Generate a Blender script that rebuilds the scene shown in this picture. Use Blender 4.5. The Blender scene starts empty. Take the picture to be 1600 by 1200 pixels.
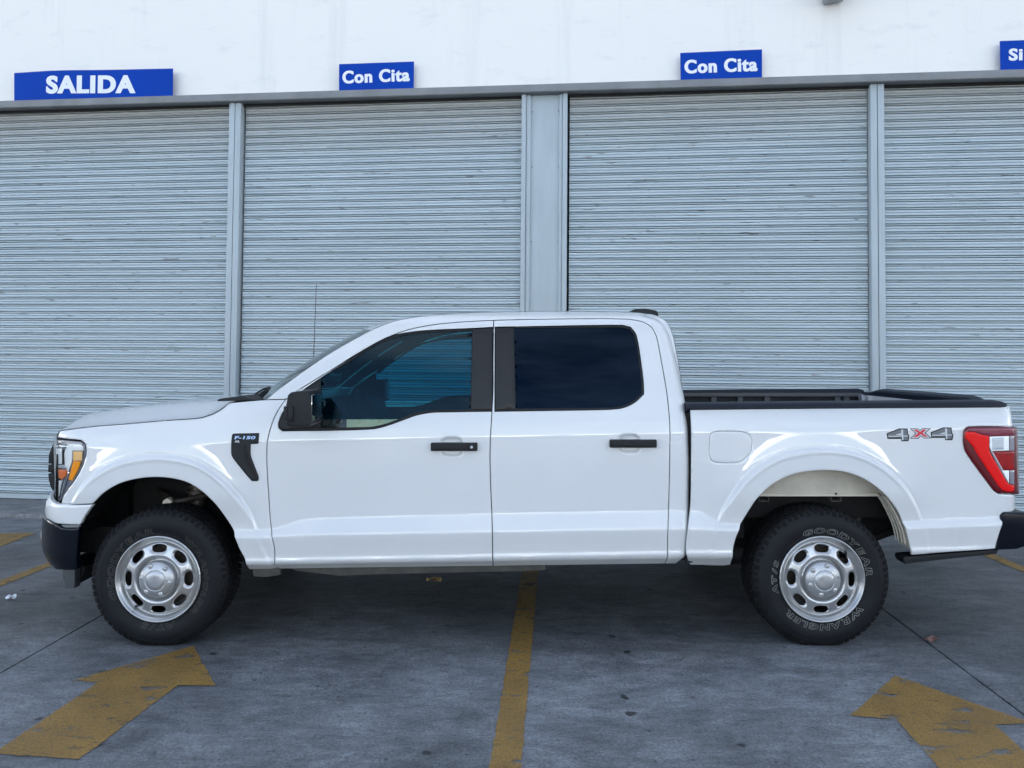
import bpy, bmesh, math, random
import numpy as np
from mathutils import Vector, Matrix
from mathutils.geometry import delaunay_2d_cdt

random.seed(7)
rng = np.random.default_rng(7)
S = bpy.context.scene
COL = S.collection
pi = math.pi

# ------------------------------------------------------------------ camera
F, CX, CY = 1202.0, 800.0, 522.3          # focal length and principal point for a 1600 x 1200 frame
PITCH, CAMD, CAMH = 0.033, 4.285, 1.593
cam = bpy.data.cameras.new('camera')
cam.sensor_width = 36.0
cam.lens = F / 1600 * 36
cam.shift_y = -(600 - CY) / 1600
cam.clip_start = 0.05
cam.clip_end = 3000
camo = bpy.data.objects.new('camera', cam)
COL.objects.link(camo)
camo.location = (0, -CAMD, CAMH)
camo.rotation_euler = (pi / 2 + PITCH, 0, 0)
S.camera = camo

# ------------------------------------------------------------------ sky, sun, exposure
SUN_EL, SUN_AZ = math.radians(33), math.radians(12)      # azimuth measured from +Y towards +X
w = bpy.data.worlds.new('World')
S.world = w
w.use_nodes = True
nt = w.node_tree
nt.nodes.clear()
out = nt.nodes.new('ShaderNodeOutputWorld')
bg = nt.nodes.new('ShaderNodeBackground')
bg.inputs['Strength'].default_value = 0.15
sky = nt.nodes.new('ShaderNodeTexSky')
sky.sky_type = 'NISHITA'
sky.sun_disc = False
sky.sun_elevation = SUN_EL
sky.sun_rotation = SUN_AZ
sky.altitude = 300
sky.air_density = 1.0
sky.dust_density = 1.0
tc = nt.nodes.new('ShaderNodeTexCoord')
sep = nt.nodes.new('ShaderNodeSeparateXYZ')
nt.links.new(tc.outputs['Generated'], sep.inputs[0])
mp = nt.nodes.new('ShaderNodeMapping')
mp.inputs['Scale'].default_value = (2.0, 2.0, 4.5)
nt.links.new(tc.outputs['Generated'], mp.inputs[0])
nz = nt.nodes.new('ShaderNodeTexNoise')
nz.inputs['Scale'].default_value = 1.6
nz.inputs['Detail'].default_value = 8
nz.inputs['Roughness'].default_value = 0.62
nt.links.new(mp.outputs[0], nz.inputs['Vector'])
cr = nt.nodes.new('ShaderNodeValToRGB')
cr.color_ramp.elements[0].position = 0.44
cr.color_ramp.elements[1].position = 0.64
nt.links.new(nz.outputs['Fac'], cr.inputs[0])
el = nt.nodes.new('ShaderNodeValToRGB')                  # clouds thin out with height
el.color_ramp.elements[0].position = 0.0
el.color_ramp.elements[0].color = (1, 1, 1, 1)
el.color_ramp.elements[1].position = 0.45
el.color_ramp.elements[1].color = (0.38, 0.38, 0.38, 1)
elm = el.color_ramp.elements.new(0.14)
elm.color = (0.55, 0.55, 0.55, 1)
nt.links.new(sep.outputs['Z'], el.inputs[0])
mul = nt.nodes.new('ShaderNodeMath')
mul.operation = 'MULTIPLY'
nt.links.new(cr.outputs[0], mul.inputs[0])
nt.links.new(el.outputs[0], mul.inputs[1])
hz = nt.nodes.new('ShaderNodeMapRange')                  # bright haze lying on the horizon
hz.interpolation_type = 'SMOOTHSTEP'
hz.inputs[1].default_value = 0.078
hz.inputs[2].default_value = 0.045
nt.links.new(sep.outputs['Z'], hz.inputs[0])
mx = nt.nodes.new('ShaderNodeMix')
mx.data_type = 'RGBA'
mx.inputs['B'].default_value = (11.0, 11.5, 12.2, 1)
nt.links.new(mul.outputs[0], mx.inputs['Factor'])
nt.links.new(sky.outputs[0], mx.inputs['A'])
mh = nt.nodes.new('ShaderNodeMix')
mh.data_type = 'RGBA'
mh.inputs['B'].default_value = (34.0, 33.5, 33.0, 1)
nt.links.new(hz.outputs[0], mh.inputs['Factor'])
nt.links.new(mx.outputs['Result'], mh.inputs['A'])
nt.links.new(mh.outputs['Result'], bg.inputs['Color'])
nt.links.new(bg.outputs[0], out.inputs['Surface'])

sun = bpy.data.lights.new('sun', 'SUN')
sun.energy = 4.0
sun.angle = math.radians(0.5)
sun.color = (1.0, 0.95, 0.87)
suno = bpy.data.objects.new('sun', sun)
COL.objects.link(suno)
sd = Vector((math.sin(SUN_AZ) * math.cos(SUN_EL), math.cos(SUN_AZ) * math.cos(SUN_EL), math.sin(SUN_EL)))
suno.rotation_euler = sd.to_track_quat('Z', 'Y').to_euler()
suno.location = (20, 60, 45)

S.view_settings.view_transform = 'Standard'
S.view_settings.look = 'None'
S.view_settings.exposure = 1.12
S.view_settings.gamma = 1.0
S.view_settings.use_curve_mapping = False
S.cycles.max_bounces = 10
S.cycles.transparent_max_bounces = 16
S.cycles.use_denoising = True


# ------------------------------------------------------------------ measuring helpers
def ray(px, py):
    x = (np.asarray(px, float) - CX) / F
    v = -(np.asarray(py, float) - CY) / F
    c, s = math.cos(PITCH), math.sin(PITCH)
    return x, c - v * s, s + v * c


def unproj(px, py, Y):
    x, y, z = ray(px, py)
    t = (Y + CAMD) / y
    return x * t, z * t + CAMH


def ground(px, py, z=0.0):
    x, y, zz = ray(px, py)
    t = (z - CAMH) / zz
    return x * t, y * t - CAMD


def proj(X, Y, Z):
    c, s = math.cos(PITCH), math.sin(PITCH)
    Yc, Zc = Y + CAMD, Z - CAMH
    d = Yc * c + Zc * s
    return CX + F * X / d, CY - F * (-Yc * s + Zc * c) / d


# wall frame
WY, WA, WR = 3.672, 0.1097, -0.0083
EU = Vector((math.cos(WR) * math.cos(WA), -math.cos(WR) * math.sin(WA), math.sin(WR)))
EW = Vector((-math.sin(WR) * math.cos(WA), math.sin(WR) * math.sin(WA), math.cos(WR)))
EY = Vector((math.sin(WA), math.cos(WA), 0))
WM = Matrix(((EU.x, EY.x, EW.x, 0), (EU.y, EY.y, EW.y, WY), (EU.z, EY.z, EW.z, 0), (0, 0, 0, 1)))


def wl(px, py, off=0.0):
    """pixel -> (u, w) on the plane `off` metres in front of the wall plane"""
    x, y, z = ray(px, py)
    n = np.array(EY)
    d = np.array([float(x), float(y), float(z)])
    o = np.array([0, -CAMD, CAMH])
    p0 = np.array([0, WY, 0]) - n * off
    t = np.dot(p0 - o, n) / np.dot(d, n)
    p = o + d * t - np.array([0, WY, 0])
    return float(np.dot(p, np.array(EU))), float(np.dot(p, np.array(EW)))


# ------------------------------------------------------------------ materials
def new_mat(name):
    m = bpy.data.materials.new(name)
    m.use_nodes = True
    n = m.node_tree
    b = n.nodes['Principled BSDF']
    return m, n, b


def add(n, t, **kw):
    nd = n.nodes.new(t)
    for k, v in kw.items():
        if k.startswith('i_'):
            key = k[2:]
            key = int(key) if key.isdigit() else key
            nd.inputs[key].default_value = v
        else:
            setattr(nd, k, v)
    return nd


def mat(name, col, rough=0.5, metal=0.0, coat=0.0, noise=0.0, nscale=8.0, bump=0.0, bscale=60.0, spec=0.5, coatr=0.03, stretch=(1, 1, 1), coord='Object'):
    m, n, b = new_mat(name)
    b.inputs['Base Color'].default_value = (*col, 1)
    b.inputs['Roughness'].default_value = rough
    b.inputs['Metallic'].default_value = metal
    b.inputs['Coat Weight'].default_value = coat
    b.inputs['Coat Roughness'].default_value = coatr
    b.inputs['Specular IOR Level'].default_value = spec
    if noise or bump:
        t = add(n, 'ShaderNodeTexCoord')
        mpn = add(n, 'ShaderNodeMapping', i_Scale=stretch)
        n.links.new(t.outputs[coord], mpn.inputs[0])
    if noise:
        z = add(n, 'ShaderNodeTexNoise', i_Scale=nscale, i_Detail=6.0, i_Roughness=0.6)
        n.links.new(mpn.outputs[0], z.inputs['Vector'])
        r = add(n, 'ShaderNodeValToRGB')
        r.color_ramp.elements[0].position = 0.3
        r.color_ramp.elements[1].position = 0.7
        lo = tuple(max(0, c * (1 - noise)) for c in col)
        hi = tuple(min(1, c * (1 + noise)) for c in col)
        r.color_ramp.elements[0].color = (*lo, 1)
        r.color_ramp.elements[1].color = (*hi, 1)
        n.links.new(z.outputs['Fac'], r.inputs[0])
        n.links.new(r.outputs[0], b.inputs['Base Color'])
    if bump:
        z2 = add(n, 'ShaderNodeTexNoise', i_Scale=bscale, i_Detail=4.0)
        n.links.new(mpn.outputs[0], z2.inputs['Vector'])
        bp = add(n, 'ShaderNodeBump', i_Strength=bump, i_Distance=0.01)
        n.links.new(z2.outputs['Fac'], bp.inputs['Height'])
        n.links.new(bp.outputs[0], b.inputs['Normal'])
    return m


def paint_mat():
    m, n, b = new_mat('white_car_paint')
    t = add(n, 'ShaderNodeTexCoord')
    z = add(n, 'ShaderNodeTexNoise', i_Scale=2.3, i_Detail=7.0, i_Roughness=0.6)
    n.links.new(t.outputs['Object'], z.inputs['Vector'])
    r = add(n, 'ShaderNodeValToRGB')
    r.color_ramp.elements[0].position = 0.3
    r.color_ramp.elements[0].color = (0.655, 0.655, 0.650, 1)
    r.color_ramp.elements[1].position = 0.75
    r.color_ramp.elements[1].color = (0.685, 0.685, 0.680, 1)
    n.links.new(z.outputs['Fac'], r.inputs[0])
    # road dust low on the body
    sp = add(n, 'ShaderNodeSeparateXYZ')
    n.links.new(t.outputs['Object'], sp.inputs[0])
    mr = add(n, 'ShaderNodeMapRange', i_1=0.72, i_2=0.42, i_3=0.0, i_4=0.30)
    n.links.new(sp.outputs['Z'], mr.inputs[0])
    z3 = add(n, 'ShaderNodeTexNoise', i_Scale=9.0, i_Detail=8.0, i_Roughness=0.7)
    n.links.new(t.outputs['Object'], z3.inputs['Vector'])
    ml = add(n, 'ShaderNodeMath', operation='MULTIPLY')
    n.links.new(mr.outputs[0], ml.inputs[0])
    n.links.new(z3.outputs['Fac'], ml.inputs[1])
    mxx = add(n, 'ShaderNodeMix', data_type='RGBA')
    mxx.inputs['B'].default_value = (0.36, 0.34, 0.31, 1)
    n.links.new(ml.outputs[0], mxx.inputs['Factor'])
    n.links.new(r.outputs[0], mxx.inputs['A'])
    n.links.new(mxx.outputs['Result'], b.inputs['Base Color'])
    b.inputs['Roughness'].default_value = 0.38
    b.inputs['Coat Weight'].default_value = 1.0
    b.inputs['Coat Roughness'].default_value = 0.025
    b.inputs['Coat IOR'].default_value = 1.6
    z2 = add(n, 'ShaderNodeTexNoise', i_Scale=3.0, i_Detail=1.0)
    n.links.new(t.outputs['Object'], z2.inputs['Vector'])
    bp = add(n, 'ShaderNodeBump', i_Strength=0.05, i_Distance=0.02)
    n.links.new(z2.outputs['Fac'], bp.inputs['Height'])
    n.links.new(bp.outputs[0], b.inputs['Coat Normal'])
    return m


def glass_mat(name, tint, refl=1.0, rough=0.0, ior=1.52, coat_col=(1, 1, 1, 1)):
    """one glass sheet: tinted see-through plus a Fresnel reflection"""
    m, n, b = new_mat(name)
    n.nodes.remove(b)
    o = n.nodes['Material Output']
    tr = add(n, 'ShaderNodeBsdfTransparent', i_Color=(*tint, 1))
    gl = add(n, 'ShaderNodeBsdfGlossy', i_Roughness=rough, i_Color=coat_col)
    fr = add(n, 'ShaderNodeFresnel', i_IOR=ior)
    mu = add(n, 'ShaderNodeMath', operation='MULTIPLY', i_1=refl)
    n.links.new(fr.outputs[0], mu.inputs[0])
    ms = add(n, 'ShaderNodeMixShader')
    n.links.new(mu.outputs[0], ms.inputs[0])
    n.links.new(tr.outputs[0], ms.inputs[1])
    n.links.new(gl.outputs[0], ms.inputs[2])
    n.links.new(ms.outputs[0], o.inputs['Surface'])
    return m


M = {}
M['paint'] = paint_mat()
M['trim'] = mat('black_textured_plastic', (0.010, 0.011, 0.013), 0.50, bump=0.15, bscale=400, spec=0.3)
M['pillar'] = mat('satin_black_pillar_film', (0.012, 0.011, 0.011), 0.35, noise=0.15, nscale=5, spec=0.35)
M['rubber_seal'] = mat('black_seal_rubber', (0.004, 0.005, 0.006), 0.45, spec=0.3)
M['gap'] = mat('dark_gap', (0.010, 0.010, 0.011), 0.8)
M['bumper'] = mat('black_painted_bumper', (0.002, 0.0035, 0.008), 0.16, spec=0.28)
M['well'] = mat('black_wheel_well', (0.0035, 0.0035, 0.0035), 0.9, noise=0.3, nscale=12, spec=0.15)
M['frame'] = mat('dusty_black_steel', (0.011, 0.0105, 0.010), 0.75, noise=0.4, nscale=9, spec=0.25)
M['rust'] = mat('rusty_steel', (0.10, 0.065, 0.04), 0.8, noise=0.5, nscale=20)
M['beige'] = mat('dusty_white_inner_panel', (0.55, 0.50, 0.41), 0.6, noise=0.18, nscale=4)
M['sill'] = mat('dusty_underbody_steel', (0.06, 0.056, 0.047), 0.8, noise=0.4, nscale=9)
M['tyre'] = mat('tyre_rubber', (0.0045, 0.0055, 0.0075), 0.62, noise=0.35, nscale=7, bump=0.1, bscale=90, spec=0.28)
M['tread'] = mat('tyre_tread_rubber', (0.0065, 0.0065, 0.007), 0.85, noise=0.45, nscale=14, bump=0.3, bscale=120, spec=0.2)
M['tletter'] = mat('white_outline_rubber', (0.19, 0.19, 0.175), 0.8, noise=0.6, nscale=9)
M['tletter_worn'] = mat('browned_outline_rubber', (0.065, 0.062, 0.055), 0.8, noise=0.6, nscale=9)
M['rim'] = mat('silver_wheel_paint', (0.47, 0.47, 0.47), 0.30, metal=0.75, coat=0.5, noise=0.06, nscale=5, coatr=0.15)
M['cap'] = mat('silver_cap_paint', (0.46, 0.465, 0.475), 0.36, metal=0.7, noise=0.05, nscale=20)
M['disc'] = mat('brake_steel', (0.075, 0.06, 0.05), 0.5, metal=0.7, noise=0.5, nscale=15)
M['chrome'] = mat('chrome', (0.75, 0.77, 0.80), 0.10, metal=1.0)
M['lampgrey'] = mat('lamp_housing_grey', (0.30, 0.32, 0.36), 0.25, metal=0.5)
M['lampwhite'] = mat('lamp_white_optic', (0.92, 0.92, 0.90), 0.25, coat=0.4)
M['amber'] = mat('amber_reflector', (1.0, 0.36, 0.004), 0.3, spec=0.3)
M['amberpale'] = mat('pale_amber_reflector', (0.95, 0.58, 0.22), 0.3)
M['amberdark'] = mat('amber_bulb', (0.80, 0.18, 0.03), 0.3, spec=0.3)
M['red'] = mat('red_lamp_lens', (0.55, 0.006, 0.008), 0.25, coat=0.3, spec=0.3, noise=0.25, nscale=14)
M['redbright'] = mat('bright_red_light_pipe', (0.78, 0.002, 0.003), 0.35, coat=0.15, spec=0.2)
M['reddark'] = mat('dark_red_lens', (0.11, 0.002, 0.006), 0.25, coat=0.4, spec=0.3)
M['redmid'] = mat('deep_red_lens', (0.30, 0.002, 0.004), 0.25, coat=0.3, spec=0.3, noise=0.4, nscale=25)
M['redpale'] = mat('smoky_red_lens', (0.20, 0.02, 0.045), 0.3, coat=0.4)
M['smoke'] = mat('smoky_grey_lens', (0.24, 0.23, 0.26), 0.2, coat=1.0)
M['interior'] = mat('dark_interior_plastic', (0.020, 0.022, 0.026), 0.6)
M['seat'] = mat('dark_grey_seat_cloth', (0.045, 0.047, 0.052), 0.85, bump=0.3, bscale=200)
M['headliner'] = mat('grey_headliner', (0.10, 0.105, 0.115), 0.9)
M['pale_strip'] = mat('pale_beige_strip', (0.62, 0.60, 0.42), 0.7)
M['glass_front'] = glass_mat('teal_tinted_window_film', (0.03, 0.36, 0.45), 0.62, coat_col=(0.55, 0.85, 1, 1))
M['glass_clear'] = glass_mat('clear_glass', (0.72, 0.84, 0.80), 1.0)
M['glass_rear'] = glass_mat('dark_privacy_glass', (0.004, 0.008, 0.020), 0.40, coat_col=(0.35, 0.6, 1, 1))
M['windshield'] = glass_mat('windshield_glass', (0.30, 0.38, 0.37), 1.0)
M['lens'] = glass_mat('clear_lamp_lens', (0.97, 0.98, 0.99), 0.7, ior=1.45)
M['liner'] = mat('sprayed_bed_liner', (0.030, 0.031, 0.034), 0.7, noise=0.3, nscale=10, bump=0.4, bscale=150, spec=0.3)
M['badge'] = mat('badge_steel_grey', (0.13, 0.14, 0.155), 0.4, metal=0.3)
M['badgelight'] = mat('badge_silver', (0.50, 0.52, 0.55), 0.35, metal=0.3)
M['badgered'] = mat('badge_red', (0.62, 0.02, 0.04), 0.4)
M['lightblue'] = mat('badge_pale_blue_lettering', (0.45, 0.62, 0.90), 0.4)
M['white'] = mat('white_lettering', (0.80, 0.82, 0.84), 0.5)
M['sign'] = mat('blue_sign_panel', (0.0005, 0.048, 0.37), 0.6, noise=0.04, nscale=2, spec=0.12)
M['steelgrey'] = mat('grey_header_steel', (0.20, 0.205, 0.21), 0.5, noise=0.15, nscale=4)
M['post'] = mat('pale_grey_painted_steel', (0.40, 0.45, 0.47), 0.45, noise=0.08, nscale=3, stretch=(2, 2, 0.5))
M['lampbody'] = mat('wall_lamp_grey_metal', (0.32, 0.35, 0.37), 0.4, metal=0.5)


def facade_mat():
    m, n, b = new_mat('white_plaster_wall')
    t = add(n, 'ShaderNodeTexCoord')
    mp1 = add(n, 'ShaderNodeMapping', i_Scale=(1.6, 1, 0.12))
    n.links.new(t.outputs['Object'], mp1.inputs[0])
    z1 = add(n, 'ShaderNodeTexNoise', i_Scale=1.5, i_Detail=9.0, i_Roughness=0.65)
    n.links.new(mp1.outputs[0], z1.inputs['Vector'])
    r1 = add(n, 'ShaderNodeValToRGB')
    r1.color_ramp.elements[0].position = 0.28
    r1.color_ramp.elements[0].color = (0.76, 0.74, 0.70, 1)
    r1.color_ramp.elements[1].position = 0.46
    r1.color_ramp.elements[1].color = (0.86, 0.83, 0.775, 1)
    n.links.new(z1.outputs['Fac'], r1.inputs[0])
    mp2 = add(n, 'ShaderNodeMapping', i_Scale=(0.9, 1, 2.2), i_Location=(3.1, 0, 1.7))
    n.links.new(t.outputs['Object'], mp2.inputs[0])
    z2 = add(n, 'ShaderNodeTexNoise', i_Scale=2.6, i_Detail=7.0, i_Roughness=0.7)
    n.links.new(mp2.outputs[0], z2.inputs['Vector'])
    r2 = add(n, 'ShaderNodeValToRGB')
    r2.color_ramp.elements[0].position = 0.56
    r2.color_ramp.elements[0].color = (0, 0, 0, 1)
    r2.color_ramp.elements[1].position = 0.74
    r2.color_ramp.elements[1].color = (0.42, 0.42, 0.42, 1)
    n.links.new(z2.outputs['Fac'], r2.inputs[0])
    mx1 = add(n, 'ShaderNodeMix', data_type='RGBA')
    mx1.inputs['B'].default_value = (0.62, 0.62, 0.60, 1)
    n.links.new(r2.outputs[0], mx1.inputs['Factor'])
    n.links.new(r1.outputs[0], mx1.inputs['A'])
    n.links.new(mx1.outputs['Result'], b.inputs['Base Color'])
    b.inputs['Roughness'].default_value = 0.75
    z3 = add(n, 'ShaderNodeTexNoise', i_Scale=35.0, i_Detail=5.0)
    n.links.new(t.outputs['Object'], z3.inputs['Vector'])
    bp = add(n, 'ShaderNodeBump', i_Strength=0.12, i_Distance=0.01)
    n.links.new(z3.outputs['Fac'], bp.inputs['Height'])
    n.links.new(bp.outputs[0], b.inputs['Normal'])
    return m


def slat_mat():
    """galvanised painted slats: streaks, rows of worn oval marks, a few rust spots, beige near the top"""
    m, n, b = new_mat('worn_painted_slat')
    t = add(n, 'ShaderNodeTexCoord')
    oi = add(n, 'ShaderNodeObjectInfo')
    mulv = add(n, 'ShaderNodeVectorMath', operation='SCALE')
    mulv.inputs['Scale'].default_value = 37.0
    n.links.new(oi.outputs['Random'], mulv.inputs[0])
    addv = add(n, 'ShaderNodeVectorMath', operation='ADD')
    n.links.new(t.outputs['Object'], addv.inputs[0])
    n.links.new(mulv.outputs[0], addv.inputs[1])
    # broad tone
    mp1 = add(n, 'ShaderNodeMapping', i_Scale=(0.6, 1, 5))
    n.links.new(addv.outputs[0], mp1.inputs[0])
    z1 = add(n, 'ShaderNodeTexNoise', i_Scale=1.4, i_Detail=6.0, i_Roughness=0.6)
    n.links.new(mp1.outputs[0], z1.inputs['Vector'])
    r1 = add(n, 'ShaderNodeValToRGB')
    r1.color_ramp.elements[0].position = 0.3
    r1.color_ramp.elements[0].color = (0.42, 0.48, 0.50, 1)
    r1.color_ramp.elements[1].position = 0.7
    r1.color_ramp.elements[1].color = (0.50, 0.57, 0.595, 1)
    n.links.new(z1.outputs['Fac'], r1.inputs[0])
    # worn marks
    mp2 = add(n, 'ShaderNodeMapping', i_Scale=(3.4, 1, 26))
    n.links.new(addv.outputs[0], mp2.inputs[0])
    z2 = add(n, 'ShaderNodeTexNoise', i_Scale=1.5, i_Detail=3.0, i_Roughness=0.5)
    n.links.new(mp2.outputs[0], z2.inputs['Vector'])
    r2 = add(n, 'ShaderNodeValToRGB')
    r2.color_ramp.elements[0].position = 0.665
    r2.color_ramp.elements[0].color = (0, 0, 0, 1)
    r2.color_ramp.elements[1].position = 0.72
    r2.color_ramp.elements[1].color = (0.7, 0.7, 0.7, 1)
    n.links.new(z2.outputs['Fac'], r2.inputs[0])
    mx1 = add(n, 'ShaderNodeMix', data_type='RGBA')
    mx1.inputs['B'].default_value = (0.13, 0.13, 0.13, 1)
    n.links.new(r2.outputs[0], mx1.inputs['Factor'])
    n.links.new(r1.outputs[0], mx1.inputs['A'])
    # rust, rare
    mp3 = add(n, 'ShaderNodeMapping', i_Scale=(2.2, 1, 22))
    n.links.new(addv.outputs[0], mp3.inputs[0])
    z3 = add(n, 'ShaderNodeTexNoise', i_Scale=1.9, i_Detail=4.0, i_Roughness=0.6)
    n.links.new(mp3.outputs[0], z3.inputs['Vector'])
    r3 = add(n, 'ShaderNodeValToRGB')
    r3.color_ramp.elements[0].position = 0.685
    r3.color_ramp.elements[0].color = (0, 0, 0, 1)
    r3.color_ramp.elements[1].position = 0.73
    r3.color_ramp.elements[1].color = (0.9, 0.9, 0.9, 1)
    n.links.new(z3.outputs['Fac'], r3.inputs[0])
    mx2 = add(n, 'ShaderNodeMix', data_type='RGBA')
    mx2.inputs['B'].default_value = (0.16, 0.095, 0.045, 1)
    n.links.new(r3.outputs[0], mx2.inputs['Factor'])
    n.links.new(mx1.outputs['Result'], mx2.inputs['A'])
    # colour turns beige towards the topmost slats
    geo = add(n, 'ShaderNodeNewGeometry')
    sp = add(n, 'ShaderNodeSeparateXYZ')
    n.links.new(geo.outputs['Position'], sp.inputs[0])
    mr = add(n, 'ShaderNodeMapRange', i_1=3.75, i_2=4.35, i_3=0.0, i_4=0.75)
    n.links.new(sp.outputs['Z'], mr.inputs[0])
    mx3 = add(n, 'ShaderNodeMix', data_type='RGBA')
    mx3.inputs['B'].default_value = (0.36, 0.335, 0.29, 1)
    n.links.new(mr.outputs[0], mx3.inputs['Factor'])
    n.links.new(mx2.outputs['Result'], mx3.inputs['A'])
    n.links.new(mx3.outputs['Result'], b.inputs['Base Color'])
    b.inputs['Roughness'].default_value = 0.42
    b.inputs['Metallic'].default_value = 0.15
    return m


def concrete_mat(name, base, dark, spots=True):
    m, n, b = new_mat(name)
    t = add(n, 'ShaderNodeTexCoord')
    geo = add(n, 'ShaderNodeNewGeometry')
    P = geo.outputs['Position']
    z1 = add(n, 'ShaderNodeTexNoise', i_Scale=0.9, i_Detail=9.0, i_Roughness=0.62)
    n.links.new(P, z1.inputs['Vector'])
    r1 = add(n, 'ShaderNodeValToRGB')
    r1.color_ramp.elements[0].position = 0.39
    r1.color_ramp.elements[0].color = (*dark, 1)
    r1.color_ramp.elements[1].position = 0.61
    r1.color_ramp.elements[1].color = (*base, 1)
    n.links.new(z1.outputs['Fac'], r1.inputs[0])
    # brushed streaks along the wall direction and fine grit
    mp2 = add(n, 'ShaderNodeMapping', i_Scale=(4.0, 11, 1))
    n.links.new(P, mp2.inputs[0])
    z2 = add(n, 'ShaderNodeTexNoise', i_Scale=2.0, i_Detail=10.0, i_Roughness=0.72)
    n.links.new(mp2.outputs[0], z2.inputs['Vector'])
    r2 = add(n, 'ShaderNodeValToRGB')
    r2.color_ramp.elements[0].position = 0.25
    r2.color_ramp.elements[0].color = (0.50, 0.50, 0.50, 1)
    r2.color_ramp.elements[1].position = 0.72
    r2.color_ramp.elements[1].color = (1.28, 1.28, 1.28, 1)
    n.links.new(z2.outputs['Fac'], r2.inputs[0])
    m1 = add(n, 'ShaderNodeMix', data_type='RGBA', blend_type='MULTIPLY')
    m1.inputs['Factor'].default_value = 0.8
    n.links.new(r1.outputs[0], m1.inputs['A'])
    n.links.new(r2.outputs[0], m1.inputs['B'])
    z4 = add(n, 'ShaderNodeTexNoise', i_Scale=75.0, i_Detail=5.0, i_Roughness=0.75)
    n.links.new(P, z4.inputs['Vector'])
    r4 = add(n, 'ShaderNodeValToRGB')
    r4.color_ramp.elements[0].position = 0.34
    r4.color_ramp.elements[0].color = (0.42, 0.42, 0.42, 1)
    r4.color_ramp.elements[1].position = 0.60
    r4.color_ramp.elements[1].color = (1.12, 1.12, 1.12, 1)
    n.links.new(z4.outputs['Fac'], r4.inputs[0])
    m2 = add(n, 'ShaderNodeMix', data_type='RGBA', blend_type='MULTIPLY')
    m2.inputs['Factor'].default_value = 0.95
    n.links.new(m1.outputs['Result'], m2.inputs['A'])
    n.links.new(r4.outputs[0], m2.inputs['B'])
    # irregular pale scuffs and dark grime patches, longer across the bays
    mp5 = add(n, 'ShaderNodeMapping', i_Scale=(1.3, 2.6, 1), i_Location=(4.0, 1.0, 0))
    n.links.new(P, mp5.inputs[0])
    z5 = add(n, 'ShaderNodeTexNoise', i_Scale=2.4, i_Detail=12.0, i_Roughness=0.78, i_Distortion=0.6)
    n.links.new(mp5.outputs[0], z5.inputs['Vector'])
    r5 = add(n, 'ShaderNodeValToRGB')
    r5.color_ramp.elements[0].position = 0.39
    r5.color_ramp.elements[0].color = (0.72, 0.72, 0.72, 1)
    r5.color_ramp.elements[1].position = 0.60
    r5.color_ramp.elements[1].color = (1.42, 1.41, 1.39, 1)
    n.links.new(z5.outputs['Fac'], r5.inputs[0])
    m5 = add(n, 'ShaderNodeMix', data_type='RGBA', blend_type='MULTIPLY')
    m5.inputs['Factor'].default_value = 0.9
    n.links.new(m2.outputs['Result'], m5.inputs['A'])
    n.links.new(r5.outputs[0], m5.inputs['B'])
    last = m5.outputs['Result']
    if spots:
        # fine dark pitting
        z6 = add(n, 'ShaderNodeTexNoise', i_Scale=34.0, i_Detail=6.0, i_Roughness=0.75)
        n.links.new(P, z6.inputs['Vector'])
        r6 = add(n, 'ShaderNodeValToRGB')
        r6.color_ramp.elements[0].position = 0.33
        r6.color_ramp.elements[0].color = (0.45, 0.45, 0.45, 1)
        r6.color_ramp.elements[1].position = 0.47
        n.links.new(z6.outputs['Fac'], r6.inputs[0])
        m6 = add(n, 'ShaderNodeMix', data_type='RGBA', blend_type='MULTIPLY')
        m6.inputs['Factor'].default_value = 0.7
        n.links.new(last, m6.inputs['A'])
        n.links.new(r6.outputs[0], m6.inputs['B'])
        # brown bay grime that also paints in shade on the ground under the truck
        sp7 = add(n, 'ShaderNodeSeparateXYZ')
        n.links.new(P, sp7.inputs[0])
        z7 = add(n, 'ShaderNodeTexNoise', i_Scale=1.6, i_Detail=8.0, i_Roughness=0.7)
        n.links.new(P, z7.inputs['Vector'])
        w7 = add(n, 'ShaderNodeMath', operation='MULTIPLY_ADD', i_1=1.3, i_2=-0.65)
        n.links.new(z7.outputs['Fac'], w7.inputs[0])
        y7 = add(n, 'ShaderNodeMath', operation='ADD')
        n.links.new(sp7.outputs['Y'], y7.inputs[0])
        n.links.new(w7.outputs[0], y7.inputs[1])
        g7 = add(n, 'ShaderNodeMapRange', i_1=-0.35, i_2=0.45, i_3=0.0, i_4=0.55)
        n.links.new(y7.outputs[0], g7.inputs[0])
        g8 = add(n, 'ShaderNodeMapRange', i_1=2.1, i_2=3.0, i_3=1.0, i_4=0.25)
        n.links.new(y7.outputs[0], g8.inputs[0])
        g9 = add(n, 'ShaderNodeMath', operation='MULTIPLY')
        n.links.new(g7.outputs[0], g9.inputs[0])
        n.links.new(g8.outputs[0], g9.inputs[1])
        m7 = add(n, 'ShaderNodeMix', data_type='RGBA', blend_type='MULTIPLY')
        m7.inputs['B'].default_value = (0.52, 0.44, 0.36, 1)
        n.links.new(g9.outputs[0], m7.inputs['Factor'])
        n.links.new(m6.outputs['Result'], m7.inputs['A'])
        last = m7.outputs['Result']
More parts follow.
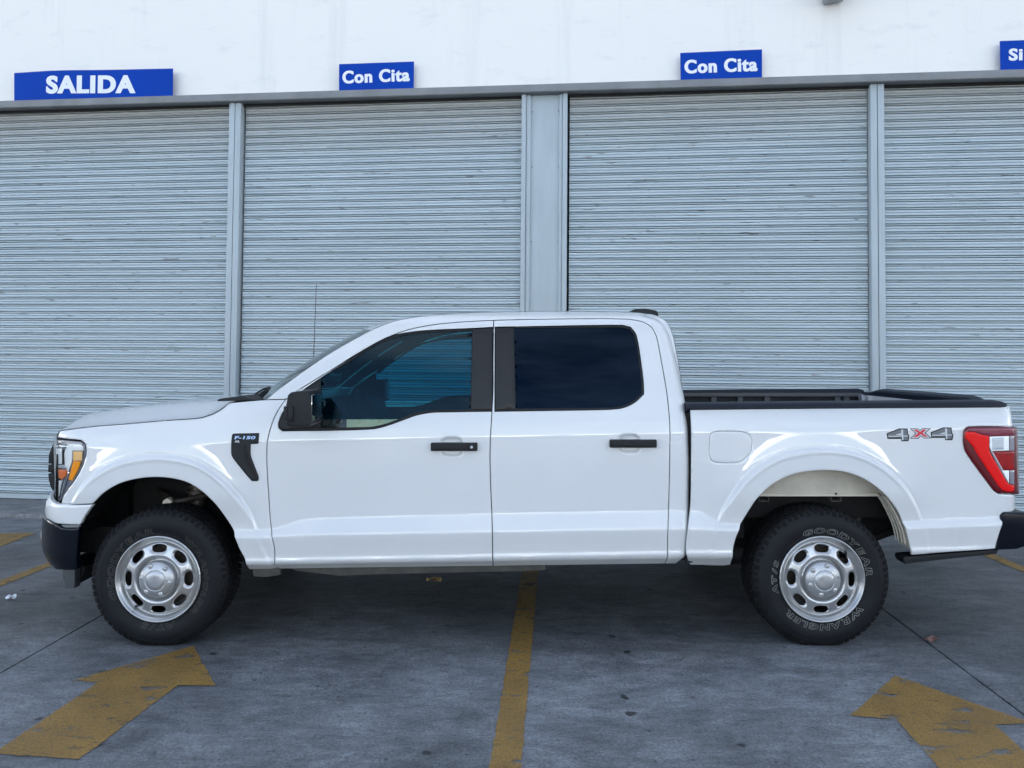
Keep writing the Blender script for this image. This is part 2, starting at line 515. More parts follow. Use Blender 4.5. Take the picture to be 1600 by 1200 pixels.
    if spots:
        for sc, rad, seed, amt, colr in ((2.3, 0.062, 3.3, 0.9, (0.012, 0.012, 0.013, 1)), (1.2, 0.13, 9.1, 0.30, (0.05, 0.05, 0.05, 1)), (6.5, 0.07, 5.7, 0.7, (0.02, 0.02, 0.02, 1))):
            mpx = add(n, 'ShaderNodeMapping', i_Location=(seed, seed * 2.3, 0))
            wz = add(n, 'ShaderNodeTexNoise', i_Scale=6.0 * sc, i_Detail=3.0)
            n.links.new(P, wz.inputs['Vector'])
            wm = add(n, 'ShaderNodeVectorMath', operation='SCALE')
            wm.inputs['Scale'].default_value = 0.17 / sc
            n.links.new(wz.outputs['Color'], wm.inputs[0])
            wa = add(n, 'ShaderNodeVectorMath', operation='ADD')
            n.links.new(P, wa.inputs[0])
            n.links.new(wm.outputs[0], wa.inputs[1])
            n.links.new(wa.outputs[0], mpx.inputs[0])
            vo = add(n, 'ShaderNodeTexVoronoi', i_Scale=sc, voronoi_dimensions='2D')
            vo.inputs['Randomness'].default_value = 1.0
            n.links.new(mpx.outputs[0], vo.inputs['Vector'])
            # spot radius differs from cell to cell
            spv = add(n, 'ShaderNodeSeparateColor')
            n.links.new(vo.outputs['Color'], spv.inputs[0])
            rr = add(n, 'ShaderNodeMapRange', i_1=0.35, i_2=1.0, i_3=-0.02, i_4=rad)
            rr.clamp = False
            n.links.new(spv.outputs[0], rr.inputs[0])
            lt = add(n, 'ShaderNodeMath', operation='SUBTRACT')
            n.links.new(rr.outputs[0], lt.inputs[0])
            n.links.new(vo.outputs['Distance'], lt.inputs[1])
            ms = add(n, 'ShaderNodeMapRange', i_1=-0.01, i_2=0.015, i_3=0.0, i_4=amt)
            n.links.new(lt.outputs[0], ms.inputs[0])
            mz = add(n, 'ShaderNodeMix', data_type='RGBA')
            mz.inputs['B'].default_value = colr
            n.links.new(ms.outputs[0], mz.inputs['Factor'])
            n.links.new(last, mz.inputs['A'])
            last = mz.outputs['Result']
    n.links.new(last, b.inputs['Base Color'])
    b.inputs['Roughness'].default_value = 0.62
    bp = add(n, 'ShaderNodeBump', i_Strength=0.5, i_Distance=0.004)
    n.links.new(z4.outputs['Fac'], bp.inputs['Height'])
    bp2 = add(n, 'ShaderNodeBump', i_Strength=0.25, i_Distance=0.01)
    n.links.new(z2.outputs['Fac'], bp2.inputs['Height'])
    n.links.new(bp.outputs[0], bp2.inputs['Normal'])
    n.links.new(bp2.outputs[0], b.inputs['Normal'])
    return m


def yellow_mat():
    """worn road paint: where it has flaked the sheet is see-through to the slab below"""
    m, n, b = new_mat('worn_yellow_road_paint')
    geo = add(n, 'ShaderNodeNewGeometry')
    P = geo.outputs['Position']
    z1 = add(n, 'ShaderNodeTexNoise', i_Scale=3.0, i_Detail=8.0, i_Roughness=0.65)
    n.links.new(P, z1.inputs['Vector'])
    r1 = add(n, 'ShaderNodeValToRGB')
    r1.color_ramp.elements[0].position = 0.3
    r1.color_ramp.elements[0].color = (0.22, 0.125, 0.030, 1)
    r1.color_ramp.elements[1].position = 0.7
    r1.color_ramp.elements[1].color = (0.35, 0.20, 0.042, 1)
    n.links.new(z1.outputs['Fac'], r1.inputs[0])
    mp2 = add(n, 'ShaderNodeMapping', i_Scale=(2.6, 6, 1))
    n.links.new(P, mp2.inputs[0])
    z2 = add(n, 'ShaderNodeTexNoise', i_Scale=1.9, i_Detail=10.0, i_Roughness=0.68)
    n.links.new(mp2.outputs[0], z2.inputs['Vector'])
    r2 = add(n, 'ShaderNodeValToRGB')
    r2.color_ramp.elements[0].position = 0.56
    r2.color_ramp.elements[0].color = (0.97, 0.97, 0.97, 1)
    r2.color_ramp.elements[1].position = 0.63
    r2.color_ramp.elements[1].color = (0.05, 0.05, 0.05, 1)
    n.links.new(z2.outputs['Fac'], r2.inputs[0])
    z4 = add(n, 'ShaderNodeTexNoise', i_Scale=150.0, i_Detail=4.0, i_Roughness=0.75)
    n.links.new(P, z4.inputs['Vector'])
    r4 = add(n, 'ShaderNodeValToRGB')
    r4.color_ramp.elements[0].position = 0.34
    r4.color_ramp.elements[0].color = (0.35, 0.35, 0.35, 1)
    r4.color_ramp.elements[1].position = 0.52
    r4.color_ramp.elements[1].color = (0.93, 0.93, 0.93, 1)
    n.links.new(z4.outputs['Fac'], r4.inputs[0])
    mu = add(n, 'ShaderNodeMath', operation='MULTIPLY')
    n.links.new(r2.outputs[0], mu.inputs[0])
    n.links.new(r4.outputs[0], mu.inputs[1])
    n.links.new(mu.outputs[0], b.inputs['Alpha'])
    n.links.new(r1.outputs[0], b.inputs['Base Color'])
    b.inputs['Roughness'].default_value = 0.6
    return m


M['facade'] = facade_mat()
M['slat'] = slat_mat()
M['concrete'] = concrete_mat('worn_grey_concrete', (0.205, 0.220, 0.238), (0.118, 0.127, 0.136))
M['apron'] = concrete_mat('paler_smooth_concrete', (0.20, 0.20, 0.205), (0.15, 0.15, 0.155), spots=False)
M['lot'] = concrete_mat('open_lot_ground', (0.24, 0.235, 0.225), (0.17, 0.165, 0.16), spots=False)
M['yellow'] = yellow_mat()
M['hill'] = mat('dry_scrub_hill', (0.10, 0.095, 0.075), 0.9, noise=0.4, nscale=0.05)


# ------------------------------------------------------------------ object helpers
def tag(o, label=None, cat=None, group=None, kind=None):
    if label:
        o['label'] = label
    if cat:
        o['category'] = cat
    if group:
        o['group'] = group
    if kind:
        o['kind'] = kind
    return o


def empty(name, loc=(0, 0, 0)):
    o = bpy.data.objects.new(name, None)
    o.location = loc
    o.empty_display_size = 0.2
    COL.objects.link(o)
    return o


def mesh_obj(name, verts, faces, m, parent=None, smooth=False, sharp=None):
    me = bpy.data.meshes.new(name)
    me.from_pydata([tuple(map(float, v)) for v in verts], [], faces)
    me.update()
    if smooth:
        me.shade_smooth()
        if sharp:
            me.set_sharp_from_angle(angle=math.radians(sharp))
    if isinstance(m, (list, tuple)):
        for q in m:
            me.materials.append(q)
    else:
        me.materials.append(m)
    o = bpy.data.objects.new(name, me)
    COL.objects.link(o)
    if parent:
        o.parent = parent
    return o


class MB:
    """collects shapes into one mesh"""
    def __init__(s):
        s.v, s.f, s.mi = [], [], []

    def addm(s, verts, faces, mi=0):
        k = len(s.v)
        s.v += [tuple(map(float, v)) for v in verts]
        s.f += [[i + k for i in f] for f in faces]
        s.mi += [mi] * len(faces)

    def box(s, x0, x1, y0, y1, z0, z1, mi=0):
        v = [(x, y, z) for z in (z0, z1) for y in (y0, y1) for x in (x0, x1)]
        s.addm(v, [(0, 2, 3, 1), (4, 5, 7, 6), (0, 1, 5, 4), (2, 6, 7, 3), (0, 4, 6, 2), (1, 3, 7, 5)], mi)

    def bar(s, a, b, r, seg=10, mi=0, r2=None):
        a, b = Vector(a), Vector(b)
        q = (b - a).to_track_quat('Z', 'Y')
        r2 = r if r2 is None else r2
        vs = []
        for k, (c, rr) in enumerate(((a, r), (b, r2))):
            for i in range(seg):
                t = 2 * pi * i / seg
                vs.append(c + q @ Vector((rr * math.cos(t), rr * math.sin(t), 0)))
        fs = [(i, (i + 1) % seg, seg + (i + 1) % seg, seg + i) for i in range(seg)]
        fs += [list(range(seg))[::-1], list(range(seg, 2 * seg))]
        s.addm(vs, fs, mi)

    def prism(s, poly, y0, y1, mi=0):
        """poly of (x, z), extruded along y"""
        n = len(poly)
        vs = [(p[0], y0, p[1]) for p in poly] + [(p[0], y1, p[1]) for p in poly]
        fs = [(i, n + i, n + (i + 1) % n, (i + 1) % n) for i in range(n)]
        fs += [list(range(n)), list(range(n, 2 * n))[::-1]]
        s.addm(vs, fs, mi)

    def build(s, name, m, parent=None, bevel=0.0, seg=2, smooth=False, sharp=35):
        me = bpy.data.meshes.new(name)
        me.from_pydata(s.v, [], s.f)
        me.update()
        for q in (m if isinstance(m, (list, tuple)) else [m]):
            me.materials.append(q)
        for p, i in zip(me.polygons, s.mi):
            p.material_index = i
        bm = bmesh.new()
        bm.from_mesh(me)
        bmesh.ops.recalc_face_normals(bm, faces=bm.faces)
        if bevel:
            es = [e for e in bm.edges if len(e.link_faces) == 2 and e.calc_face_angle(0) > 0.5]
            bmesh.ops.bevel(bm, geom=es, offset=bevel, segments=seg, affect='EDGES', profile=0.6, clamp_overlap=True)
        bm.to_mesh(me)
        bm.free()
        if smooth or bevel:
            me.shade_smooth()
            me.set_sharp_from_angle(angle=math.radians(sharp))
        o = bpy.data.objects.new(name, me)
        COL.objects.link(o)
        if parent:
            o.parent = parent
        return o


def text_mesh(body, offset=0.0, shear=0.0, extrude=0.0, outline=0.0, res=4, spacing=1.0):
    c = bpy.data.curves.new('lettering_source', 'FONT')
    c.body = body
    c.size = 1
    c.offset = offset
    c.shear = shear
    c.space_character = spacing
    c.resolution_u = res
    if outline:
        c.fill_mode = 'NONE' if hasattr(c, 'fill_mode') else c.fill_mode
        c.bevel_depth = outline
        c.bevel_resolution = 0
    else:
        c.extrude = extrude
    o = bpy.data.objects.new('lettering_source', c)
    COL.objects.link(o)
    dg = bpy.context.evaluated_depsgraph_get()
    me = bpy.data.meshes.new_from_object(o.evaluated_get(dg))
    v = np.array([list(p.co) for p in me.vertices]) if len(me.vertices) else np.zeros((0, 3))
    f = [list(p.vertices) for p in me.polygons]
    bpy.data.objects.remove(o)
    bpy.data.curves.remove(c)
    bpy.data.meshes.remove(me)
    return v, f


def fit_text(v, x0, x1, z0, z1):
    a, b = v.min(0), v.max(0)
    X = x0 + (v[:, 0] - a[0]) / (b[0] - a[0]) * (x1 - x0)
    Z = z0 + (v[:, 1] - a[1]) / (b[1] - a[1]) * (z1 - z0)
    return X, Z


def smoothstep(t):
    t = np.clip(t, 0, 1)
    return t * t * (3 - 2 * t)


# polyline resampling with rounded joints; pts with a third value 1 stay sharp
def resample(pts, step=0.012, sharp_deg=32, closed=True):
    P = np.array([p[:2] for p in pts], float)
    n = len(P)
    outp = []
    rngi = range(n) if closed else range(n - 1)

    def tang(i):
        if not closed and (i == 0 or i == n - 1):
            return None
        a, b, c = P[(i - 1) % n], P[i], P[(i + 1) % n]
        u, v = b - a, c - b
        lu, lv = np.linalg.norm(u), np.linalg.norm(v)
        if lu < 1e-9 or lv < 1e-9:
            return None
        cs = np.dot(u, v) / lu / lv
        if math.degrees(math.acos(max(-1, min(1, cs)))) > sharp_deg:
            return None
        t = u / lu * lv + v / lv * lu
        return t / np.linalg.norm(t) * min(lu, lv) * 1.25
    for i in rngi:
        a, b = P[i], P[(i + 1) % n]
        L = np.linalg.norm(b - a)
        if L < 1e-9:
            continue
        ta, tb = tang(i), tang((i + 1) % n)
        d = (b - a) / L
        ta = d * L if ta is None else ta * min(1.0, L / (np.linalg.norm(ta) + 1e-12))
        tb = d * L if tb is None else tb * min(1.0, L / (np.linalg.norm(tb) + 1e-12))
        k = max(1, int(math.ceil(L / step)))
        for j in range(k):
            s = j / k
            h00 = 2 * s**3 - 3 * s**2 + 1
            h10 = s**3 - 2 * s**2 + s
            h01 = -2 * s**3 + 3 * s**2
            h11 = s**3 - s**2
            outp.append(h00 * a + h10 * ta + h01 * b + h11 * tb)
    if not closed:
        outp.append(P[-1])
    return np.array(outp)


def area2(P):
    x, y = P[:, 0], P[:, 1]
    return np.sum(x * np.roll(y, -1) - np.roll(x, -1) * y)


def inset(P, d):
    """move a counter-clockwise closed polyline inwards by d"""
    a = P - np.roll(P, 1, 0)
    b = np.roll(P, -1, 0) - P
    na = np.stack([-a[:, 1], a[:, 0]], 1)
    nb = np.stack([-b[:, 1], b[:, 0]], 1)
    na /= np.linalg.norm(na, axis=1)[:, None] + 1e-12
    nb /= np.linalg.norm(nb, axis=1)[:, None] + 1e-12
    m = na + nb
    l = np.linalg.norm(m, axis=1)[:, None] + 1e-9
    m = m / l
    k = 1 / np.clip((m * na).sum(1), 0.5, 1)[:, None]
    return P + m * k * d


def inside(P, Q):
    x, y = Q[:, 0], Q[:, 1]
    r = np.zeros(len(Q), bool)
    n = len(P)
    for i in range(n):
        x0, y0 = P[i]
        x1, y1 = P[(i + 1) % n]
        if y0 == y1:
            continue
        c = ((y0 > y) != (y1 > y)) & (x < (x1 - x0) * (y - y0) / (y1 - y0) + x0)
        r ^= c
    return r


def segdist(P, Q, closed=True):
    d = np.full(len(Q), 1e9)
    n = len(P)
    for i in range(n if closed else n - 1):
        a, b = P[i], P[(i + 1) % n]
        ab = b - a
        L = ab @ ab + 1e-12
        t = np.clip(((Q - a) @ ab) / L, 0, 1)
        pr = a + t[:, None] * ab
        d = np.minimum(d, np.hypot(*(Q - pr).T))
    return d


def plate(loops, yfun, res=0.012, flange=0.012, roll=0.0018, rollw=0.003, gap=0.0, flip=1, mirror=None, axis='xz', back=False):
    """conforming height-field plate. loops[0] is the outline (x, z), the others are holes.
    yfun(x, z) -> depth; the front faces -Y. Returns verts, faces."""
    L = []
    for k, lp in enumerate(loops):
        A = np.array(lp, float)
        if area2(A) < 0:
            A = A[::-1]
        if gap:
            A = inset(A, gap if k == 0 else -gap)
        L.append(A)
    pts, edges, ydel = [], [], []
    base = []
    for k, A in enumerate(L):
        s = len(pts)
        base.append((s, len(A)))
        pts += list(A)
        edges += [(s + i, s + (i + 1) % len(A)) for i in range(len(A))]
        ydel += [roll] * len(A)
    allseg = L
    extra = []
    if roll:
        for k, A in enumerate(L):
            R = inset(A, rollw if k == 0 else -rollw)
            ok = segdist_all(allseg, R) > rollw * 0.6
            ok &= inside(L[0], R)
            for H in L[1:]:
                ok &= ~inside(H, R)
            extra += list(R[ok])
    mn, mxv = L[0].min(0), L[0].max(0)
    gx = np.arange(mn[0] + res * 0.5, mxv[0], res)
    gz = np.arange(mn[1] + res * 0.5, mxv[1], res)
    GX, GZ = np.meshgrid(gx, gz)
    G = np.stack([GX.ravel(), GZ.ravel()], 1)
    ok = inside(L[0], G)
    for H in L[1:]:
        ok &= ~inside(H, G)
    G = G[ok]
    if len(G):
        G = G[segdist_all(allseg, G) > max(res * 0.45, rollw * 1.6 if roll else 0)]
    allp = [Vector(p) for p in pts] + [Vector(p) for p in extra] + [Vector(p) for p in G]
    vo, eo, fo, ov, oe, of_ = delaunay_2d_cdt(allp, edges, [], 0, 1e-6)
    V = np.array([[v.x, v.y] for v in vo])
    T = np.array([f for f in fo if len(f) == 3])
    C = V[T].mean(1)
    ok = inside(L[0], C)
    for H in L[1:]:
        ok &= ~inside(H, C)
    T = T[ok]
    A2 = (V[T[:, 1]] - V[T[:, 0]])
    B2 = (V[T[:, 2]] - V[T[:, 0]])
    cr_ = A2[:, 0] * B2[:, 1] - A2[:, 1] * B2[:, 0]
    T = T[np.abs(cr_) > 1e-12]
    Y = yfun(V[:, 0], V[:, 1])
    npts = len(pts)
    isb = np.zeros(len(V), bool)
    om = {}
    for i, o_ in enumerate(ov):
        for q in o_:
            if q < npts:
                isb[i] = True
                om[q] = i
    Y = Y + np.where(isb, roll, 0)
    verts = [(V[i, 0], Y[i], V[i, 1]) for i in range(len(V))]
    faces = [(int(a), int(b), int(c)) for a, b, c in T]
    if flange:
        for (s, n) in base:
            idx = [om.get(s + i) for i in range(n)]
            if any(i is None for i in idx):
                continue
            k = len(verts)
            for i in idx:
                verts.append(verts[i])
            for i in idx:
                x, y, z = verts[i]
                verts.append((x, y + flange, z))
            for i in range(n):
                j = (i + 1) % n
                if s == 0:
                    faces.append((k + i, k + n + i, k + n + j, k + j))
                else:
                    faces.append((k + i, k + j, k + n + j, k + n + i))
    return verts, faces


def segdist_all(Ls, Q):
    d = np.full(len(Q), 1e9)
    for P in Ls:
        d = np.minimum(d, segdist(P, Q))
    return d


# ------------------------------------------------------------------ truck side surface
def zline(pts):
    """pixel polyline -> function X -> Z on the plane Y=0.03"""
    P = np.array(pts, float)
    X, Z = unproj(P[:, 0], P[:, 1], 0.03)
    return lambda x: np.interp(x, X, Z)


F0 = zline([(0, 894.6), (434, 889), (1040, 881), (1600, 874)])
F1 = zline([(0, 879), (454, 875), (769, 869), (1045, 864), (1600, 856)])
F2 = zline([(0, 838), (423, 837), (454, 835.6), (769, 830), (1045, 825.6), (1153, 826), (1417, 823), (1562, 817.5), (1600, 817)])
F3 = zline([(0, 831), (374, 830), (427, 828.5), (452, 820), (470, 813.5), (486, 811), (520, 809.5), (769, 803), (1045, 798), (1078, 799), (1096, 799.5), (1110, 809), (1126, 819), (1153, 820), (1417, 816), (1562, 810), (1600, 809)])
F4 = zline([(0, 702), (130, 700), (250, 695), (430, 690), (770, 683), (1046, 678), (1100, 676), (1380, 672), (1600, 669)])
F5 = zline([(0, 664), (120, 662), (300, 650), (430, 645), (770, 642), (1000, 640), (1600, 638)])
KV = np.array([-1.5, 0.0, 0.5, 0.86, 0.95, 1.08, 1.5, 1.95, 3.0, 3.3, 3.6, 4.0, 4.5, 5.0])
KY = np.array([0.16, 0.075, 0.036, 0.026, 0.0245, 0.032, 0.027, 0.019, 0.045, 0.0455, 0.046, 0.0490, 0.0575, 0.073])
_tv = np.linspace(-1.5, 5.0, 3251)
_ty = np.interp(_tv, KV, KY)
_k = np.exp(-0.5 * (np.arange(-120, 121) * 0.002 / 0.075)**2)
_k /= _k.sum()
_ty = np.convolve(np.pad(_ty, 120, mode='reflect', reflect_type='odd'), _k, 'valid')

# wheel arch openings (pixels)
ARCH_F = [(126.8, 817), (133.8, 803), (145, 787.3), (162.5, 769.8), (187, 755.8), (215, 748.4), (239.5, 746), (267.5, 747.7), (292, 754), (313, 766.3), (334, 785.5), (351.5, 808), (365.5, 834.5), (374.3, 859), (383, 878.3), (388.3, 889.5)]
ARCH_R = [(1140.6, 882.5), (1145, 861), (1151.6, 835.6), (1164.5, 806.3), (1184.6, 777), (1206.6, 756.8), (1236, 742), (1265.3, 735.9), (1287.3, 734.4), (1316.6, 736.6), (1345.9, 745.8), (1371.6, 762.3), (1393.6, 784.3), (1408.2, 810), (1417.4, 832), (1422.2, 854), (1423, 867)]
_af = np.stack(unproj([p[0] for p in ARCH_F], [p[1] for p in ARCH_F], 0.005), 1)
_ar = np.stack(unproj([p[0] for p in ARCH_R], [p[1] for p in ARCH_R], 0.005), 1)
AF = resample(_af, 0.02, closed=False)
AR = resample(_ar, 0.02, closed=False)


def solveL(pxt, Z, x0=-2.30, c=0.33, y0=0.0):
    xs = np.linspace(x0 - 1.0, x0, 400)
    lo_, hi_ = 0.15, 0.9
    for _ in range(30):
        m_ = (lo_ + hi_) / 2
        px = proj(xs, y0 + c * np.clip((x0 - xs) / m_, 0, 1.6)**3, Z)[0]
        if px.min() < pxt:
            hi_ = m_
        else:
            lo_ = m_
    return (lo_ + hi_) / 2


_fz = [0.55, 0.90, 0.97, 1.08, 1.165, 1.20, 1.24, 1.30]
_fl = [solveL(p, z, y0=0.047) for p, z in zip((85, 84.5, 83.5, 82.5, 82.0, 86.0, 97, 112), _fz)]


def front_L(Z):
    # how far the front corner reaches, from the silhouette
    return np.interp(Z, _fz, _fl)


def yside(X, Z, flare=True, rearcorner=False):
    X = np.asarray(X, float)
    Z = np.asarray(Z, float)
    f = [g(X) for g in (F0, F1, F2, F3, F4, F5)]
    v = np.zeros_like(X + Z)
    v = np.where(Z < f[0], -(f[0] - Z) / 0.05, v)
    for i in range(5):
        t = (Z - f[i]) / (f[i + 1] - f[i])
        v = np.where((Z >= f[i]) & (Z < f[i + 1]), i + t, v)
    v = np.where(Z >= f[5], 5.0, v)
    v = np.clip(v, -1.5, 5)
    Y = np.interp(v, _tv, _ty)
    dz = np.clip(Z - f[5], 0, None)
    # greenhouse leans in, then rounds over into the roof
    Y = Y + 0.20 * dz + 0.13 * dz**2
    top = np.clip(Z - 1.800, 0, 0.12)
    Y = Y + 22 * top**2
    if flare:
        Q = np.stack([np.broadcast_to(X, Y.shape).ravel(), np.broadcast_to(Z, Y.shape).ravel()], 1)
        near = (np.abs(Q[:, 0] + 1.97) < 0.75) | (np.abs(Q[:, 0] - 1.72) < 0.75)
        add_ = np.zeros(len(Q))
        if near.any():
            q = Q[near]
            d = np.minimum(segdist(AF, q, False), segdist(AR, q, False))
            a = 0.036 * (1 - smoothstep((d - 0.100) / 0.024)) * (0.25 + 0.75 * smoothstep((q[:, 1] - 0.66) / 0.2))
            a += 0.0135 * np.exp(-np.clip(d - 0.124, 0, 1) / 0.085) * smoothstep((d - 0.09) / 0.05) * (0.25 + 0.75 * smoothstep((q[:, 1] - 0.72) / 0.2))
            a += 0.005 * np.exp(-((d - 0.100) / 0.009)**2) * smoothstep((q[:, 1] - 0.8) / 0.15)
            add_[near] = a
        Y = Y - add_.reshape(Y.shape) * (X < 2.6)
    t = np.clip((-2.3 - X) / front_L(Z), 0, 1.3)
    Y = Y + 0.33 * t**3
    if rearcorner:
        t2 = np.clip((X - (2.724 + (0.020 if rearcorner == 2 else 0))) / 0.19, 0, 1.3)
        Y = Y + 0.20 * t2**3
    return Y


def to_xz(pts, yfun, off=0.0):
    """first hit of each pixel's ray with the surface Y = yfun(X, Z) + off"""
    P = np.array([p[:2] for p in pts], float)
    ys = np.linspace(-0.05, 0.62, 336)
    X, Z = unproj(P[:, 0][:, None], P[:, 1][:, None], ys[None, :])
    D = (yfun(X.ravel(), Z.ravel()).reshape(X.shape) + off) - ys[None, :]
    R_ = np.zeros(len(P))
    for i in range(len(P)):
        k = np.where(D[i] <= 0)[0]
        if len(k) and k[0] > 0:
            j = k[0]
            R_[i] = ys[j - 1] + (ys[j] - ys[j - 1]) * D[i, j - 1] / (D[i, j - 1] - D[i, j])
        else:
            R_[i] = ys[int(np.argmin(np.abs(D[i])))]
    X, Z = unproj(P[:, 0], P[:, 1], R_)
    return np.stack([X, Z], 1)


TW = 2.03                                   # truck width
TX, TY0 = -0.1225, 1.015                    # truck centre
truck = empty('pickup_truck', (TX, TY0, 0))
tag(truck, 'white four-door pickup truck parked side-on in front of the grey roller shutters', 'pickup truck')
INV = Matrix.Translation((-TX, -TY0, 0))


def put(o, parent=None):
    """parent to the truck (or a part) keeping world coordinates"""
    o.parent = parent or truck
    if parent is None:
        o.matrix_parent_inverse = INV
    return o


def mir(verts):
    return [(x, TW - y, z) for x, y, z in verts]


def rev(faces):
    return [tuple(f[::-1]) for f in faces]


def panel(name, loops_px, m, yf, parent=None, both=True, off=0.0, res=0.012, flange=0.014, roll=0.0018, gap=0.0025, step=0.014, xz=False, sharp_deg=32, rollw=0.003):
    loops = []
    for lp in loops_px:
        A = np.array(lp, float) if xz else to_xz(lp, yf, off)
        loops.append(resample(A, step, sharp_deg))
    v, f = plate(loops, lambda x, z: yf(x, z) + off, res=res, flange=flange, roll=roll, gap=gap, rollw=rollw)
    o = mesh_obj(name, v, f, m, smooth=True)
    put(o, parent)
    o2 = None
    if both:
        o2 = mesh_obj(name, mir(v), rev(f), m, smooth=True)
        put(o2, parent if parent is None else both if not isinstance(both, bool) else parent)
    return o, o2


YS = lambda x, z: yside(x, z)
YN = lambda x, z: yside(x, z, flare=False)
YR = lambda x, z: yside(x, z, rearcorner=True)
YL = lambda x, z: yside(x, z, flare=False, rearcorner=2)
YRN = lambda x, z: yside(x, z, flare=False, rearcorner=True)


# ================================================================== GROUND
def flat(name, pts, z, m, kind='structure'):
    o = mesh_obj(name, [(x, y, z) for x, y in pts], [list(range(len(pts)))], m)
    if kind:
        tag(o, kind=kind)
    return o


flat('ground', [(-900, -900), (900, -900), (900, 900), (-900, 900)], -0.10, M['lot'])
# the paved lot: concrete slabs with open joints, laid square to the bay lines
SA = math.radians(-2.8)
lot = empty('paved_lot', (0, 0, 0))
tag(lot, kind='structure')
ca, sa = math.cos(SA), math.sin(SA)


def rot2(x, y):
    return x * ca - y * sa, x * sa + y * ca


gx0 = ground(154, 969)[0] * 1.0
a1 = ground(0, 1046)
a2 = ground(154, 969)
b1 = ground(1384, 950.7)
b2 = ground(1600, 1123)
# in the rotated frame the joints run along local y
def toloc(p):
    return p[0] * ca + p[1] * sa, -p[0] * sa + p[1] * ca


jl = (toloc(a1)[0] + toloc(a2)[0]) / 2
jr = (toloc(b1)[0] + toloc(b2)[0]) / 2
jy = toloc(ground(60, 929))[1]
stepx = jr - jl
g = 0.006
slab0 = None
for ix in range(-4, 5):
    x0 = jl + ix * stepx
    ys = [jy - 24.0 + 4.9 * k for k in range(0, 5)] + [jy - 2.18, jy, jy + 3.9]
    ys = [y for y in ys if y < jy - 3.0] + [jy - 2.18 if ix <= -1 else jy - 3.2, jy, jy + 5.2]
    if ix >= 0:
        ys = [y for y in ys if abs(y - jy) > 0.01]
    for k in range(len(ys) - 1):
        mb = MB()
        xa, xb, ya, yb = x0 + g, x0 + stepx - g, ys[k] + g, ys[k + 1] - g
        c = [rot2(xa, ya), rot2(xb, ya), rot2(xb, yb), rot2(xa, yb)]
        dz = 0.0 if abs(ix) > 1 else 0.0
        vs = [(p[0], p[1], -0.09) for p in c] + [(p[0], p[1], dz) for p in c]
        mb.addm(vs, [(0, 3, 2, 1), (4, 5, 6, 7), (0, 1, 5, 4), (1, 2, 6, 5), (2, 3, 7, 6), (3, 0, 4, 7)])
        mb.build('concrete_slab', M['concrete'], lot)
flat('joint_filler', [rot2(-30, -28), rot2(30, -28), rot2(30, 7), rot2(-30, 7)], -0.012, M['frame'], kind=None).parent = lot


def ragged(P):
    Q = resample([(p[0], p[1]) for p in P], 0.02, 5)
    return [(x + rng.normal() * 0.0022, y + rng.normal() * 0.0022) for x, y in Q]


def marking(name, pts_px, label=None, cat=None):
    P = [ground(x, y) for x, y in pts_px]
    if area2(np.array(P)) < 0:
        P = P[::-1]
    P = ragged(P)
    o = mesh_obj(name, [(p[0], p[1], 0.004) for p in P], [list(range(len(P)))], M['yellow'])
    tag(o, kind='structure')
    return o


def marking_xy(name, P):
    if area2(np.array(P)) < 0:
        P = P[::-1]
    P = ragged(P)
    return tag(mesh_obj(name, [(p[0], p[1], 0.004) for p in P], [list(range(len(P)))], M['yellow']), kind='structure')


marking('painted_arrow', [(302, 1010), (337, 1072), (277, 1072), (125, 1187), (-12, 1179), (154, 1067), (112, 1065)])
# right-hand arrow: head as seen, tail carried on past the frame
tp = [ground(*p) for p in ((1398.3, 1056.3), (1328.9, 1119.2), (1401, 1124.9))]
t4 = ground(1466, 1200)
h6 = ground(1554, 1133.4)
h7 = ground(1612, 1131)
dv = (t4[0] - tp[2][0], t4[1] - tp[2][1])
marking_xy('painted_arrow', [tp[0], tp[1], tp[2], (tp[2][0] + dv[0] * 2.6, tp[2][1] + dv[1] * 2.6), (h6[0] + dv[0] * 2.6, h6[1] + dv[1] * 2.6), h6, h7])


def stripe(pxa, pxb, pxc, pxd, ext0, ext1):
    a, b, c, d = [np.array(ground(*p)) for p in (pxa, pxb, pxc, pxd)]   # left near/far, right near/far
    l0 = a + (a - b) * ext0
    l1 = b + (b - a) * ext1
    r0 = c + (c - d) * ext0
    r1 = d + (d - c) * ext1
    marking_xy('painted_bay_line', [tuple(l0), tuple(r0), tuple(r1), tuple(l1)])


stripe((765, 1200), (815.6, 893.7), (814, 1200), (841, 894), 0.6, 0.35)
a = np.array(ground(0, 917)); b = np.array(ground(72, 888)); c = np.array(ground(75, 881)); d = np.array(ground(0, 903))
dl = (b - a) / np.linalg.norm(b - a)
marking_xy('painted_bay_line', [tuple(a - dl * 2.2), tuple(b + dl * 0.9), tuple(c + dl * 0.9), tuple(d - dl * 2.2)])
marking('painted_bay_line', [(-60, 835), (57, 833.2), (0, 855), (-60, 880)])
a = np.array(ground(1535.7, 868)); b = np.array(ground(1600, 895.4)); c = np.array(ground(1600, 884)); d = np.array(ground(1551, 867))
dl = (b - a) / np.linalg.norm(b - a)
marking_xy('painted_bay_line', [tuple(a - dl * 1.2), tuple(b + dl * 2.5), tuple(c + dl * 2.5), tuple(d - dl * 1.2)])

# low hills far behind the photographer (seen only as reflections)
vs, fs = [], []
N = 160
for i in range(N + 1):
    t = pi + pi * i / N
    r = 420
    h = 8 + 8 * abs(math.sin(i * 0.31)) + 5 * math.sin(i * 0.93) + 7 * random.random()
    vs += [(r * math.cos(t), r * math.sin(t), -1), ((r + 60) * math.cos(t), (r + 60) * math.sin(t), max(3, h))]
for i in range(N):
    fs.append((2 * i, 2 * i + 1, 2 * i + 3, 2 * i + 2))
tag(mesh_obj('hills', vs, fs, M['hill'], smooth=True), kind='structure')

